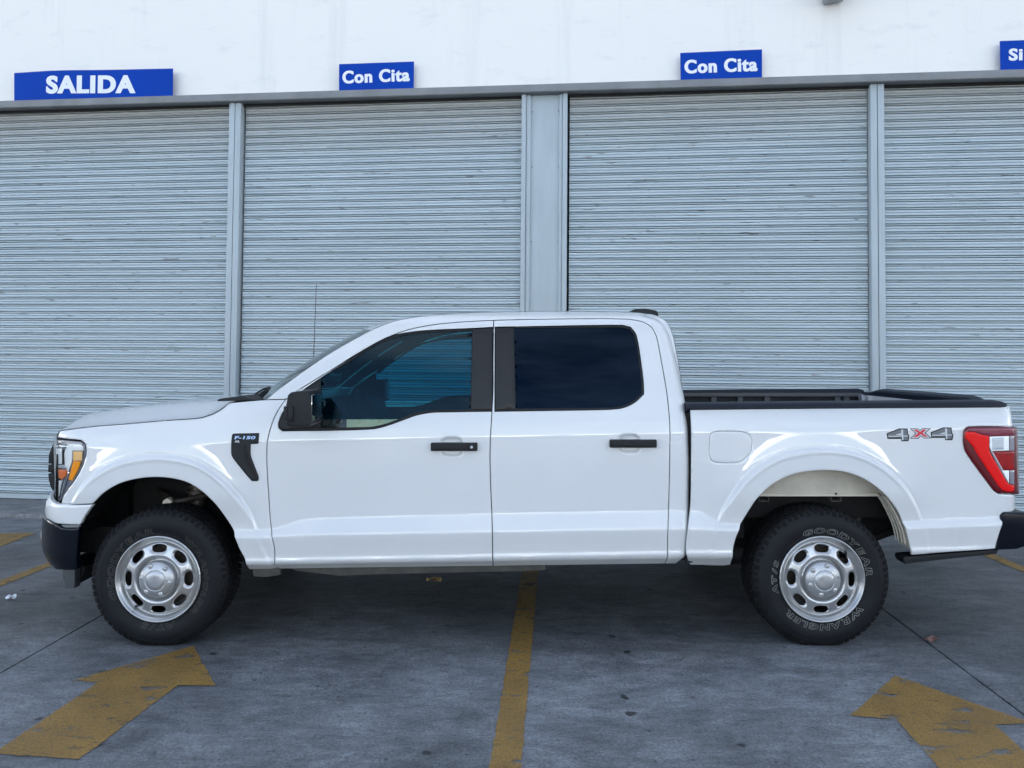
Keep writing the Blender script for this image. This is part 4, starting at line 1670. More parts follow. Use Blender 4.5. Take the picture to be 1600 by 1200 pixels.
# ---- backing behind the door and cab gaps
mb = MB()
for (x0, x1, z0, z1) in ((-1.41, -1.28, 0.50, 1.2), (-0.16, -0.06, 0.47, 1.28), (0.80, 0.90, 0.47, 1.28)):
    mb.box(x0, x1, 0.075, 0.10, z0, z1)
mb.box(0.90, 1.12, 0.16, 0.20, 0.45, 1.33)
mb.box(0.955, 1.05, 0.10, 0.16, 0.46, 1.30)
tbuild(mb, 'door_jamb', M['gap'])
tbuild(mirror_mb(mb), 'door_jamb', M['gap'])
mb = MB()
mb.box(float(unproj(1071, 880, .1)[0]), float(unproj(1080, 880, .1)[0]), 0.07, 0.10, 0.455, 0.50)
tbuild(mb, 'cab_mount_bracket', M['gap'])

# ---- bed rails, inner walls, floor, tailgate
def rail(yo, yi, sgn=1):
    secs_ = []
    for px, zb in ((1073.5, 637.9), (1200, 636.4), (1380, 634.8), (1520, 633.8), (1566, 633.4), (1576.5, 634.0)):
        X, Z = unproj(px, zb, 0.055)
        last = px > 1570
        e = 0.018 if last else 0
        h_ = 0.022 - (0.008 if last else 0)
        sec = [(X, yo + 0.052, Z), (X, yo + 0.054, Z + h_ * 0.75), (X, yo + 0.064, Z + h_), (X, yi - 0.02, Z + h_ + 0.006), (X, yi - 0.004, Z + h_), (X, yi, Z - 0.03), (X, yo + 0.10, Z - 0.03)]
        secs_.append([(float(a_), float(b_) + e, float(c_)) for a_, b_, c_ in sec])
    return secs_
M['railcap'] = mat('satin_navy_black_cap', (0.005, 0.009, 0.020), 0.45, spec=0.2)
loft('bed_rail_cap', rail(0.0, 0.175), M['railcap'], closed=True, caps=True, sharp=30, both=True)
xf, zf = unproj(1080, 634, 0.2)
xr_, zr = 2.79, Zp(633, 2.79)
mb = MB()
zb0 = 0.86
for (ya, yb) in ((0.165, 0.185),):
    mb.box(xf, xr_, ya, yb, zb0, 1.335)
mb2 = mirror_mb(mb)
mb2.box(xf + 0.0, xf + 0.03, 0.17, TW - 0.17, zb0, 1.335)
mb2.box(xf, xr_, 0.17, TW - 0.17, zb0 - 0.03, zb0)
# wheel boxes
mb2.box(1.30, 2.15, 0.185, 0.42, zb0, zb0 + 0.22)
mb2.box(1.30, 2.15, TW - 0.42, TW - 0.185, zb0, zb0 + 0.22)
for k in range(9):
    yy = 0.46 + k * 0.135
    mb2.box(xf + 0.05, xr_ - 0.02, yy, yy + 0.06, zb0, zb0 + 0.012)
bl = MB()
bl.v, bl.f, bl.mi = list(mb.v), list(mb.f), list(mb.mi)
bl.addm(mb2.v, mb2.f)
liner = tbuild(bl, 'bed_liner', M['liner'], bevel=0.0)
mb = MB()
fy = TW - 0.185
for px in (1115, 1156, 1198, 1308, 1322):
    X = (px - 800) / F * (CAMD + fy - 0.03)
    mb.box(X - 0.022, X + 0.022, fy - 0.030, fy, 1.0, 1.315)
mb.box(xf, xr_, fy - 0.045, fy - 0.0, 1.302, 1.326)
tbuild(mb, 'stake_post', mat('dusty_post', (0.075, 0.075, 0.08), 0.7), liner, bevel=0.004)
mb = MB()
X = (1346 - 800) / F * (CAMD + fy - 0.1)
mb.box(X - 0.012, X + 0.020, fy - 0.12, fy - 0.05, 1.22, 1.318)
tbuild(mb, 'latch_striker', M['lampgrey'], liner, bevel=0.004)
# tailgate
secs_ = []
for k in range(33):
    t = k / 32
    y = 0.10 + (TW - 0.20) * t
    b_ = 0.03 * (1 - (2 * t - 1)**2)
    b_ += 0.02 * smoothstep(min(t, 1 - t) / 0.06) - 0.035
    secs_.append([(2.77, y, 0.80), (2.845 + b_, y, 0.80), (2.852 + b_, y, 1.05), (2.845 + b_, y, 1.315), (2.77, y, 1.315)])
tg = loft('tailgate', secs_, M['paint'], closed=True, caps=True, sharp=30)
secs_ = []
for k in range(41):
    t = k / 40
    y = 0.09 + (TW - 0.18) * t
    b_ = 0.03 * (1 - (2 * t - 1)**2)
    b_ += 0.03 * smoothstep(min(t, 1 - t) / 0.08) - 0.055
    r_ = 0.034 * smoothstep((t - 0.10) / 0.10) * smoothstep((0.90 - t) / 0.10)
    zt = 1.340 + r_ - 0.012 * (1 - smoothstep(min(t, 1 - t) / 0.03))
    secs_.append([(2.775, y, 1.30), (2.775, y, zt - 0.012 - r_ * 0.4), (2.785, y, zt - 0.003 - r_ * 0.25), (2.845 + b_, y, zt), (2.868 + b_, y, zt - 0.008), (2.868 + b_, y, 1.316), (2.855 + b_, y, 1.314)])
loft('tailgate_cap', secs_, M['railcap'], tg, closed=True, caps=True, sharp=30)

# ---- tail lamp
tlm = [(1560, 667.2), (1514, 667.8), (1509.3, 670), (1507, 674.6), (1506.8, 692.6), (1509.3, 704), (1554, 765.6), (1560, 769.6), (1568, 770.6)]
txz = to_xz(tlm, YL, -0.012)
XE2 = 2.912
lo = [tuple(p) for p in txz] + [(XE2, Zp(770.6)), (XE2 + 0.01, Zp(762)), (XE2 + 0.01, Zp(675)), (XE2, Zp(667.0))]
R0 = resample(lo, 0.012)
v, f = plate([R0], lambda x, z: YL(x, z) - 0.010, res=0.012, flange=0.03, roll=0.005, rollw=0.007)
lamp = put(mesh_obj('tail_lamp', v, f, M['reddark'], smooth=True))
lamp2 = put(mesh_obj('tail_lamp', mir(v), rev(f), M['reddark'], smooth=True))


def lamp_piece(name, px, m, lift, yf, par, off0, parent2=None, thick=0.006, step=0.01, res=0.012):
    lo_ = resample(to_xz(px, yf, off0 - lift), step)
    v_, f_ = plate([lo_], lambda x, z: yf(x, z) + off0 - lift, res=res, flange=thick, roll=0.001, rollw=0.002)
    put(mesh_obj(name, v_, f_, m, smooth=True), par)
    if parent2:
        put(mesh_obj(name, mir(v_), rev(f_), m, smooth=True), parent2)


TLO = -0.010
lamp_piece('lens_top', [(1513, 669.8), (1578, 668.3), (1583, 670), (1585.0, 677), (1585.0, 679.6), (1546, 680.4), (1532, 677.6), (1524, 674.6), (1511, 673.6)], M['redpale'], 0.002, YL, lamp, TLO, lamp2)
lamp_piece('light_pipe', [(1508.6, 675), (1524, 675.6), (1532, 678.8), (1545.8, 681.6), (1545.8, 703), (1548, 709), (1562, 733), (1573, 752), (1577, 757), (1585.0, 758.8), (1585.0, 763), (1584, 767), (1578, 768.2), (1567, 766.2), (1561, 760), (1525, 706), (1520, 697), (1513, 689), (1508.6, 684)], M['redbright'], 0.003, YL, lamp, TLO, lamp2)
lamp_piece('reverse_lens', [(1547, 682.4), (1576.6, 681.4), (1577, 703.8), (1549.6, 704.8), (1547.2, 700)], M['lampwhite'], 0.004, YL, lamp, TLO, lamp2)
lamp_piece('reverse_lens', [(1550.5, 684), (1568.5, 683.4), (1568.5, 702.2), (1551, 702.8)], M['badgelight'], 0.006, YL, lamp, TLO, lamp2)
lamp_piece('side_lens', [(1577.8, 681.2), (1585.0, 681), (1585.0, 704), (1578.2, 704.4)], M['smoke'], 0.003, YL, lamp, TLO, lamp2)
lamp_piece('brake_lens', [(1551.8, 706.4), (1585.0, 705.2), (1585.0, 733.4), (1565, 734)], M['redmid'], 0.004, YL, lamp, TLO, lamp2)
lamp_piece('chrome_strip', [(1547.5, 704.6), (1551.2, 705), (1576, 750), (1577, 755), (1574, 752), (1562.4, 733)], M['smoke'], 0.005, YL, lamp, TLO, lamp2)
lamp_piece('lower_lens', [(1566, 735.4), (1576.8, 735.2), (1576.8, 755), (1574.5, 751)], M['lampwhite'], 0.006, YL, lamp, TLO, lamp2)
lamp_piece('side_lens', [(1578, 735), (1585.0, 734.8), (1585.0, 757), (1578.4, 756)], M['smoke'], 0.003, YL, lamp, TLO, lamp2)

# ---- front: headlamp
def frontxz(t, z):
    return -2.3 - front_L(z) * t
HLP = [(126, 691), (131, 694.6), (132.8, 705), (129.3, 722.5), (117, 747), (96.5, 778), (91, 785)]
hx = [tuple(p) for p in to_xz(HLP, YN)]
zt0, zt1 = Zp(686.5, -2.65, 0.2), Zp(786, -2.65, 0.2)
zm = lambda py, Y=0.25: float(unproj(88, py, Y)[1])
hl_loop = hx + [(float(frontxz(1.0, zm(784))), zm(784)), (float(frontxz(1.10, zm(765))), zm(765)), (float(frontxz(1.16, zm(700))), zm(700)), (float(frontxz(1.12, zm(688))), zm(688)), tuple(to_xz([(100, 688.4)], YN)[0])]
HR = resample(hl_loop, 0.012)
v, f = plate([HR], lambda x, z: YN(x, z) + 0.004, res=0.012, flange=0.0, roll=0.0015, gap=0.0)
vb, fb = plate([HR], lambda x, z: YN(x, z) + 0.024, res=0.014, flange=0.0, roll=0)
hl = put(mesh_obj('headlamp', vb, fb, M['lampgrey'], smooth=True))
hl2 = put(mesh_obj('headlamp', mir(vb), rev(fb), M['lampgrey'], smooth=True))
put(mesh_obj('headlamp_lens', v, f, M['lens'], smooth=True), hl)
put(mesh_obj('headlamp_lens', mir(v), rev(f), M['lens'], smooth=True), hl2)
# dark rim round the lens
hr_in = inset(HR if area2(HR) > 0 else HR[::-1], 0.006)
v, f = plate([HR, hr_in], lambda x, z: YN(x, z) + 0.006, res=0.02, flange=0.03, roll=0.0)
put(mesh_obj('lamp_rim', v, f, M['smoke'], smooth=True), hl)
put(mesh_obj('lamp_rim', mir(v), rev(f), M['smoke'], smooth=True), hl2)
for nm, px, m_, lf in (
        ('reflector', [(106, 694), (126, 694), (129.6, 698), (130, 704), (113, 704), (112, 722), (106, 738), (101, 726), (101, 706)], 'lampwhite', 0.020),
        ('projector', [(87.4, 701), (96.4, 701), (96.4, 725), (88, 725)], 'lampwhite', 0.026),
        ('slot', [(97, 703), (99.4, 703), (99.4, 726), (97, 726)], 'gap', 0.028),
        ('bezel', [(84.5, 693), (104, 696), (105, 700), (86.5, 699.6)], 'chrome', 0.030),
        ('bezel', [(87.6, 726.5), (101, 726.5), (104, 731.6), (88, 730.6)], 'badgelight', 0.030),
        ('side_reflector', [(114.4, 705.5), (128.6, 705.5), (127.8, 719.6), (114, 719.6)], 'amberpale', 0.032),
        ('side_reflector', [(114.6, 720.6), (126.6, 721.2), (123, 731), (112.6, 751.5), (106.6, 750)], 'amber', 0.034),
        ('turn_bulb', [(88.6, 732.4), (104.6, 734.6), (102, 744), (96, 749.4), (90, 745)], 'amberdark', 0.030),
        ('projector', [(89, 750.2), (96.8, 751), (91.8, 776), (88.6, 776)], 'lampwhite', 0.026),
        ('bezel', [(105.5, 736), (108, 739), (95, 779), (92.6, 780)], 'chrome', 0.028)):
    lamp_piece(nm, px, M[m_], lf * 0.42, YN, hl, 0.024, hl2, thick=0.004)

# ---- front bumper
BZ, BL = [], []
for py, px in ((769, 83), (776, 77.5), (783, 73.5), (790, 71.5), (797, 70.6), (806, 71), (812, 73), (819, 77)):
    z = zm(py)
    BZ.append(z); BL.append(solveL(px, z, y0=0.02))
BZ, BL = np.array(BZ[::-1]), np.array(BL[::-1])
KZ, KL = [], []
for py, px in ((800, 67.5), (812, 65.8), (830, 64.6), (852, 64.8), (862, 66.4), (872, 70.4), (880, 76), (886, 84), (891, 93)):
    z = zm(py)
    KZ.append(z); KL.append(solveL(px, z, y0=0.02))
KZ, KL = np.array(KZ[::-1]), np.array(KL[::-1])
YBW = lambda x, z: 0.014 + 0.33 * np.clip((-2.3 - x) / np.interp(z, BZ, BL), 0, 1.4)**3 + 0.0 * z
YBK = lambda x, z: 0.020 + 0.33 * np.clip((-2.3 - x) / np.interp(z, KZ, KL), 0, 1.4)**3 + 0.5 * np.clip(0.52 - z, 0, 1)**2 * 3
wr = [tuple(p) for p in to_xz([(100, 788.8), (144, 788.8), (134.5, 802), (124.5, 819.4), (100, 818.8), (86, 817.0), (78, 812.5)], YBW)]
wl_ = [(-2.3 - float(np.interp(zm(py), BZ, BL)) * 1.15, zm(py)) for py in (808, 799, 790, 776, 769)]
wtop = [tuple(to_xz([(88.5, 787.5)], YBW)[0])]
lo = resample(wr + wl_ + wtop, 0.012)
v, f = plate([lo], YBW, res=0.010, flange=0.03, roll=0.003, rollw=0.005)
fb = put(mesh_obj('front_bumper_cover', v, f, M['paint'], smooth=True))
fb2 = put(mesh_obj('front_bumper_cover', mir(v), rev(f), M['paint'], smooth=True))
def mid_loft(name, zs, Lz, yfn, m, parent=None, bul=0.07):
    s_ = []
    for z in zs:
        X = -2.3 - float(np.interp(z, *Lz)) * 1.14
        y = float(yfn(np.array([X]), np.array([z]))[0])
        s_.append([(X - bul * (1 - (2 * t - 1)**2), y + (TW - 2 * y) * t, z) for t in np.linspace(0, 1, 21)])
    return loft(name, s_, m, parent, sharp=60)
mid_loft('bumper_cover_centre', np.linspace(zm(808), zm(769), 8), (BZ, BL), YBW, M['paint'])
kr = [tuple(p) for p in to_xz([(122.5, 824.8), (119.5, 890.2), (100, 890.4)], YBK)]
kl = [(-2.3 - float(np.interp(zm(py), KZ, KL)) * 1.15, zm(py)) for py in (890, 880, 866, 840, 815, 803)]
kt = [tuple(p) for p in to_xz([(80, 815), (90, 820.5), (98, 824.4)], YBK)]
lo = resample(kr + kl + kt, 0.012)
v, f = plate([lo], YBK, res=0.010, flange=0.04, roll=0.004, rollw=0.006)
kb = put(mesh_obj('front_bumper', v, f, M['bumper'], smooth=True))
kb2 = put(mesh_obj('front_bumper', mir(v), rev(f), M['bumper'], smooth=True))
mid_loft('bumper_centre', np.linspace(zm(890), zm(803), 10), (KZ, KL), YBK, M['bumper'], bul=0.08)
# grey step strip between cover and bumper
lo = resample(to_xz([(95, 820.4), (123.4, 820.8), (122.4, 824.2), (99, 823.6)], YBW, 0.004), 0.01)
v, f = plate([lo], lambda x, z: YBW(x, z) + 0.006, res=0.02, flange=0.02, roll=0.001)
put(mesh_obj('step_strip', v, f, M['steelgrey'], smooth=True), kb)
# pale fog lamp at the corner
zf0, zf1 = zm(833), zm(851)
LKm = float(np.interp((zf0 + zf1) / 2, KZ, KL))
lo = resample([(-2.3 - LKm * 0.93, zf0), (-2.3 - LKm * 1.12, zf0 + 0.01), (-2.3 - LKm * 1.12, zf1), (-2.3 - LKm * 0.95, zf1 + 0.012), (-2.3 - LKm * 0.90, (zf0 + zf1) / 2)], 0.01)
v, f = plate([lo], lambda x, z: YBK(x, z) - 0.005, res=0.012, flange=0.006, roll=0.002)
put(mesh_obj('fog_lamp', v, f, M['lampwhite'], smooth=True), kb)
put(mesh_obj('fog_lamp', mir(v), rev(f), M['lampwhite'], smooth=True), kb2)
# air dam
X0_, Z0a = unproj(100, 889, 0.22); X1_, _ = unproj(120, 889, 0.22)
_, Z1a = unproj(110, 918, 0.22)
mb = MB()
mb.prism([(float(X0_), float(Z0a)), (float(X1_), float(Z0a)), (float(X1_), float(Z1a) - 0.0), (float(X0_) + 0.028, float(Z1a)), (float(X0_) + 0.008, float(Z0a) - 0.05)], 0.20, 0.26)
tbuild(mb, 'air_dam', mat('grey_air_dam', (0.06, 0.065, 0.07), 0.6), bevel=0.004)
mb = MB()
Xa, Za = unproj([96, 137, 133, 124, 119], [880, 884, 897, 912, 905], 0.30)
mb.prism([(float(a_), float(b_)) for a_, b_ in zip(Xa, Za)], 0.28, TW - 0.28)
tbuild(mb, 'air_dam', M['trim'], bevel=0.004)
# filler between lamp and bumper ends: dark structure behind the front
mb = MB()
mb.box(-2.72, -2.32, 0.40, TW - 0.40, 0.55, 1.12)
mb.box(-2.62, -2.45, 0.16, TW - 0.16, 0.60, 1.05)
tbuild(mb, 'radiator_support', M['well'])
# grille
mb = MB()
gx = lambda px, Y=0.43: float(unproj(px, 730, Y)[0])
gz = lambda py, Y=0.43: float(unproj(80, py, Y)[1])
def gslab(pts):
    mb.prism([(gx(a_), gz(b_)) for a_, b_ in pts] + [(-2.70, gz(pts[-1][1])), (-2.70, gz(pts[0][1]))], 0.43, TW - 0.43)
gslab([(81.5, 694), (78.5, 702), (75.4, 711), (75.2, 724.6)])
gslab([(75.0, 726.4), (74.8, 738)])
gslab([(75.0, 739.8), (76.2, 750), (79.0, 760), (83.4, 769)])
gr = tbuild(mb, 'grille', M['trim'], bevel=0.005)
mb = MB()
mb.prism([(-2.80, gz(695)), (gx(77.5), gz(725)), (gx(77.5), gz(740)), (-2.80, gz(766)), (-2.72, gz(766)), (-2.72, gz(695))], 0.45, TW - 0.45)
tbuild(mb, 'grille_insert', M['gap'], gr)

# ---- mirrors
def mirror_assy(side):
    mb = MB()
    prof_ = [(-1.175, 1.262), (-1.178, 1.34), (-1.168, 1.408), (-1.150, 1.424), (-1.065, 1.432), (-1.050, 1.405), (-1.046, 1.26), (-1.055, 1.246), (-1.160, 1.246)]
    mb.prism(prof_, -0.275, -0.035)
    q = mb if side == 0 else mirror_mb(mb)
    h_ = tbuild(q, 'side_mirror', M['trim'], bevel=0.016, seg=3, sharp=50)
    mb = MB()
    mb.box(-1.052, -1.0435, -0.258, -0.052, 1.268, 1.408)
    tbuild(mb if side == 0 else mirror_mb(mb), 'mirror_glass', mat('dark_mirror_glass', (0.20, 0.20, 0.20), 0.06, metal=1.0), h_, bevel=0.004)
    mb = MB()
    mb.box(-1.186, -1.136, -0.287, -0.2, 1.275, 1.352)
    tbuild(mb if side == 0 else mirror_mb(mb), 'mirror_lamp', M['trim'], h_, bevel=0.008, seg=2)
    mb = MB()
    mb.box(-1.168, -1.163, -0.292, -0.25, 1.280, 1.350)
    tbuild(mb if side == 0 else mirror_mb(mb), 'lamp_seam', M['gap'], h_)
    mb = MB()
    mb.box(-1.15, -1.07, -0.04, 0.10, 1.245, 1.29)
    tbuild(mb if side == 0 else mirror_mb(mb), 'mirror_arm', M['trim'], h_, bevel=0.01)


mirror_assy(0)
mirror_assy(1)

# ---- door handles
def handle(px0, px1, py0, py1, par, both, lock):
    for s_ in (0, 1):
        X0h, Zt = unproj(px0, py0, 0.03); X1h, Zb = unproj(px1, py1, 0.03)
        mb = MB()
        mb.box(float(X0h), float(X1h), 0.018, 0.060, float(Zb), float(Zt))
        h_ = tbuild(mb if s_ == 0 else mirror_mb(mb), 'door_handle', M['trim'], (par, both)[s_], bevel=0.006, seg=3)
        mb = MB()
        mb.box(float(X0h) + 0.012, float(X1h) - (0.055 if lock else 0.012), 0.008, 0.03, float(Zb) + 0.007, float(Zt) - 0.004)
        tbuild(mb if s_ == 0 else mirror_mb(mb), 'grip', M['trim'], h_ if False else (par, both)[s_], bevel=0.006, seg=3)
        if lock:
            mb = MB()
            xl = float(X1h) - 0.032
            mb.bar((xl, 0.012, (Zb + Zt) / 2), (xl, 0.022, (Zb + Zt) / 2), 0.0075, 16)
            tbuild(mb if s_ == 0 else mirror_mb(mb), 'lock_cylinder', M['badgelight'], (par, both)[s_])


handle(673.2, 746, 691.8, 704.6, fd, fd2, True)
handle(952.8, 1026, 687, 699.4, rd, rd2, False)

# ---- fender vent with badge
vent = [(362.3, 680), (363.4, 678), (365.5, 677.5), (404.6, 676.7), (403.3, 693.3), (391.3, 694), (391.6, 711.7), (397, 727), (403.8, 745.8), (403.4, 751), (401.5, 751.9), (393.2, 751.7), (382, 739), (364.5, 716.8), (361.8, 712), (361, 706), (361.2, 690)]
VA = resample(to_xz(vent, YS, -0.006), 0.008, 30)
v, f = plate([VA], lambda x, z: YS(x, z) - 0.008, res=0.012, flange=0.012, roll=0.003, rollw=0.004)
ven = put(mesh_obj('fender_vent', v, f, M['trim'], smooth=True))
ven2 = put(mesh_obj('fender_vent', mir(v), rev(f), M['trim'], smooth=True))
slot = [(380, 695.5), (385, 695.5), (386, 711), (391, 724), (400, 744), (399, 748), (384, 722), (380, 712)]
lamp_piece('vent_slot', slot, M['gap'], 0.0015, YS, ven, -0.008, ven2, thick=0.002)
slot = [(386.5, 695.5), (389.3, 695.5), (389.8, 711), (400.6, 741), (401.4, 746), (391.8, 723), (387.4, 711)]
lamp_piece('vent_fin', slot, M['pillar'], 0.004, YS, ven, -0.008, ven2, thick=0.004)
# little ribs inside the slot
mb = MB()
for k in range(12):
    py = 697 + k * 3.6
    px = 380.6 + max(0, (py - 710)) * 0.50
    X, Z = unproj(px, py, 0.03)
    y0 = float(YS(np.array([X]), np.array([Z]))[0])
    mb.box(float(X), float(X) + 0.018, y0 - 0.0125, y0 - 0.0085, float(Z) - 0.002, float(Z) + 0.002)
tbuild(mb, 'vent_rib', M['trim'], ven)


def body_text(name, txt, box, m, parent, yf, lift, offset=0.02, shear=0.0, ext=0.001):
    v_, f_ = text_mesh(txt, offset=offset, shear=shear, res=5)
    x0, x1, y0, y1 = box
    A = to_xz([(x0, y1), (x1, y1), (x0, y0)], yf, -lift)
    X, Z = fit_text(v_, 0, 1, 0, 1)
    P = A[0] + X[:, None] * (A[1] - A[0]) + Z[:, None] * (A[2] - A[0])
    Y = yf(P[:, 0], P[:, 1]) - lift
    vv = [(p[0], y, p[1]) for p, y in zip(P, Y)]
    return put(mesh_obj(name, vv, f_, m), parent)


body_text('lettering', 'F-150', (366.2, 399.2, 681.2, 686.4), M['lightblue'], ven, YS, 0.0105, offset=0.03, shear=0.15)
body_text('lettering', 'XL', (366.2, 374.6, 688.4, 691.2), M['white'], ven, YS, 0.0105, offset=0.03, shear=0.2)

# ---- 4x4 badge on the bed side
def zz(p):
    return [(1370 + a_ / 12.3, 650 + b_ / 12.3) for a_, b_ in p]


four = zz([(192, 330), (430, 238), (592, 240), (606, 358), (628, 364), (622, 432), (608, 486), (472, 486), (468, 442), (203, 442)])
fhole = zz([(352, 366), (466, 328), (466, 366)])
four_in = zz([(212, 345), (440, 258), (575, 258), (590, 372), (606, 380), (600, 410), (592, 462), (486, 462), (482, 410), (222, 412)])
xx = zz([(632, 238), (790, 238), (830, 268), (880, 232), (1042, 238), (940, 325), (1056, 430), (918, 432), (850, 388), (798, 438), (638, 434), (742, 335)])
xin = zz([(700, 262), (775, 262), (832, 308), (890, 258), (960, 258), (880, 325), (985, 402), (920, 402), (848, 350), (775, 405), (705, 405), (800, 328)])
xmid = zz([(662, 250), (784, 250), (831, 284), (884, 244), (1010, 248), (912, 325), (1024, 418), (920, 420), (850, 374), (790, 424), (668, 422), (765, 335)])


def off2(p, dx, dy):
    return [(a_ + dx, b_ + dy) for a_, b_ in p]


def decal(name, loops_px, m, lift, parent, thick=0.0008):
    lo_ = [resample(to_xz(l, YR, -lift), 0.006, 20) for l in loops_px]
    v_, f_ = plate(lo_, lambda x, z: YR(x, z) - lift, res=0.012, flange=thick, roll=0.0)
    return put(mesh_obj(name, v_, f_, m, smooth=False), parent)


bdg = decal('badge', [four, fhole], M['pillar'], 0.0012, None)
decal('numeral', [four_in, fhole], M['badge'], 0.0024, bdg)
decal('numeral', [zz([(470, 262), (505, 262), (512, 462), (486, 462), (482, 400), (470, 390)])], M['badgelight'], 0.0030, bdg)
decal('numeral', [zz([(225, 382), (600, 376), (604, 392), (222, 400)])], M['badgelight'], 0.0034, bdg)
bdg2 = decal('badge', [off2(four, 68.6, -1.6), off2(fhole, 68.6, -1.6)], M['pillar'], 0.0012, None)
decal('numeral', [off2(four_in, 68.6, -1.6), off2(fhole, 68.6, -1.6)], M['badge'], 0.0024, bdg2)
decal('numeral', [off2(zz([(470, 262), (505, 262), (512, 462), (486, 462), (482, 400), (470, 390)]), 68.6, -1.6)], M['badgelight'], 0.0030, bdg2)
decal('numeral', [off2(zz([(225, 382), (600, 376), (604, 392), (222, 400)]), 68.6, -1.6)], M['badgelight'], 0.0034, bdg2)
bdg3 = decal('badge', [xx], M['pillar'], 0.0016, None)
decal('cross_emblem', [xmid], M['badgelight'], 0.0024, bdg3)
decal('cross_emblem', [xin], M['badgered'], 0.0032, bdg3)

# ---- rear bumper and lower edge strip
mb = MB()
rbx = [(1564.4, 823), (1566.4, 806.8), (1568.8, 802.4), (1573, 801), (1612, 802.2), (1619, 808), (1620, 838), (1612, 852), (1592, 859), (1555.2, 860.8)]
P = [tuple(map(float, unproj(a_, b_, 0.02))) for a_, b_ in rbx]
mb.prism(P, 0.030, TW - 0.030)
tbuild(mb, 'rear_bumper', M['bumper'], bevel=0.014, seg=3)
mb = MB()
P = [tuple(map(float, unproj(a_, b_, 0.08))) for a_, b_ in [(1409.5, 868.5), (1556, 857.0), (1553, 863.6), (1440, 876), (1418, 878.6), (1412, 880), (1408.5, 874)]]
mb.prism(P, 0.055, 0.16)
tbuild(mb, 'lower_valance', M['trim'], bevel=0.003)
tbuild(mirror_mb(mb), 'lower_valance', M['trim'], bevel=0.003)

# ---- wheel wells
def arch_loft(name, A, y0, y1, m, i0, i1, grow=0.004, n=6, parent=None):
    c_ = A.mean(0) - np.array([0, 0.1])
    s_ = []
    for k in range(n):
        t = k / (n - 1)
        row = []
        for p in A[i0:i1]:
            d = (p - c_) / np.linalg.norm(p - c_)
            q = p + d * (grow + 0.015 * smoothstep(t * 3))
            ys_ = float(yside(np.array([p[0]]), np.array([p[1]]))[0]) + 0.004
            row.append((q[0], max(y0, ys_) + (y1 - max(y0, ys_)) * t, q[1]))
        s_.append(row)
    return loft(name, s_, m, parent, both=True)


arch_loft('wheel_well', AF, 0.010, 0.46, M['well'], 0, len(AF))
ir1 = int(np.argmin(np.hypot(AR[:, 0] - unproj(1190, 772, 0.01)[0], AR[:, 1] - unproj(1190, 772, 0.01)[1])))
ir2 = int(np.argmin(np.hypot(AR[:, 0] - unproj(1385, 776, 0.01)[0], AR[:, 1] - unproj(1385, 776, 0.01)[1])))
arch_loft('wheel_well', AR, 0.012, 0.20, M['well'], 0, ir1 + 1, n=4)

arch_loft('mud_panel', AR, 0.012, 0.17, M['beige'], ir2, len(AR) - 2, n=4)
# ribs on the rear mud panel
for yy in (0.05, 0.085, 0.125, 0.155):
    mb = MB()
    pr = None
    for p in AR[ir2 + 1:len(AR) - 3]:
        q = (p[0] - 0.004, yy, p[1] + 0.004)
        if pr:
            mb.bar(pr, q, 0.0045, 6)
        pr = q
    tbuild(mb, 'panel_rib', M['beige'])
# inner wheelhouse wall with its flange, dark frame beyond
yv = 0.15
zfl = float(unproj(1285, 770.6, yv)[1])
zf2 = float(unproj(1285, 775.0, yv)[1])
wh = []
for p in AR[ir1 - 1:ir2 + 2]:
    q = np.array([p[0] * 1.0, p[1] + 0.012])
    yo = float(yside(np.array([p[0]]), np.array([p[1]]))[0]) + 0.006
    row = []
    for t in np.linspace(0, 1, 9):
        row.append((q[0], yo + (yv - yo) * t ** 0.6, q[1] + (zfl - q[1]) * t ** 1.5))
    row += [(q[0], yv - 0.010, zfl - 0.001), (q[0], yv - 0.010, zf2), (q[0], yv + 0.01, zf2)]
    wh.append(row)
loft('wheel_house', wh, M['beige'], both=True, sharp=30)
mb = MB()
for px in (1306,):
    X, Z = unproj(px, 771.4, yv - 0.013)
    mb.bar((float(X), yv - 0.0165, float(Z)), (float(X), yv - 0.0125, float(Z)), 0.006, 12)
tbuild(mb, 'plug_hole', M['gap'])
mb = MB()
for px in (1193, 1306):
    for (x0, x1, y0, y1) in ((px - 8, px - 6.8, 775, 783), (px + 6.8, px + 8, 775, 783), (px - 8, px + 8, 782, 783.6)):
        Xa, Za = unproj(x0, y0, yv + 0.01); Xb, Zb = unproj(x1, y1, yv + 0.01)
        mb.box(float(Xa), float(Xb), yv + 0.002, yv + 0.05, float(Zb), float(Za))
tbuild(mb, 'bracket', M['sill'])
mb = MB()
mb.box(0.8, 2.55, 0.30, 0.38, 0.66, 0.84)             # frame rail, rear
mb.box(-2.6, 0.8, 0.32, 0.40, 0.45, 0.60)
mb.box(-2.6, -1.3, 0.46, 0.52, 0.45, 1.18)            # inner fender wall
mb.box(0.95, 2.6, 0.46, 0.50, 0.52, 0.84)
mb.box(1.0, 1.36, 0.26, 0.30, 0.55, 0.80)
mb.box(-1.35, 0.9, 0.30, TW - 0.30, 0.52, 0.58)
tbuild(mb, 'chassis_frame', M['frame'])
tbuild(mirror_mb(mb), 'chassis_frame', M['frame'])
mb = MB()
mb.bar((1.72, TY0 - 0.75, 0.38), (1.72, TY0 + 0.75, 0.38), 0.045, 16)
mb.bar((1.72, TY0 - 0.16, 0.38), (1.72, TY0 + 0.16, 0.38), 0.15, 20)
mb.bar((-1.965, TY0 - 0.75, 0.38), (-1.965, TY0 + 0.75, 0.38), 0.035, 16)
mb.bar((-1.3, TY0, 0.50), (1.7, TY0, 0.42), 0.045, 16)
tbuild(mb, 'axle', M['frame'])
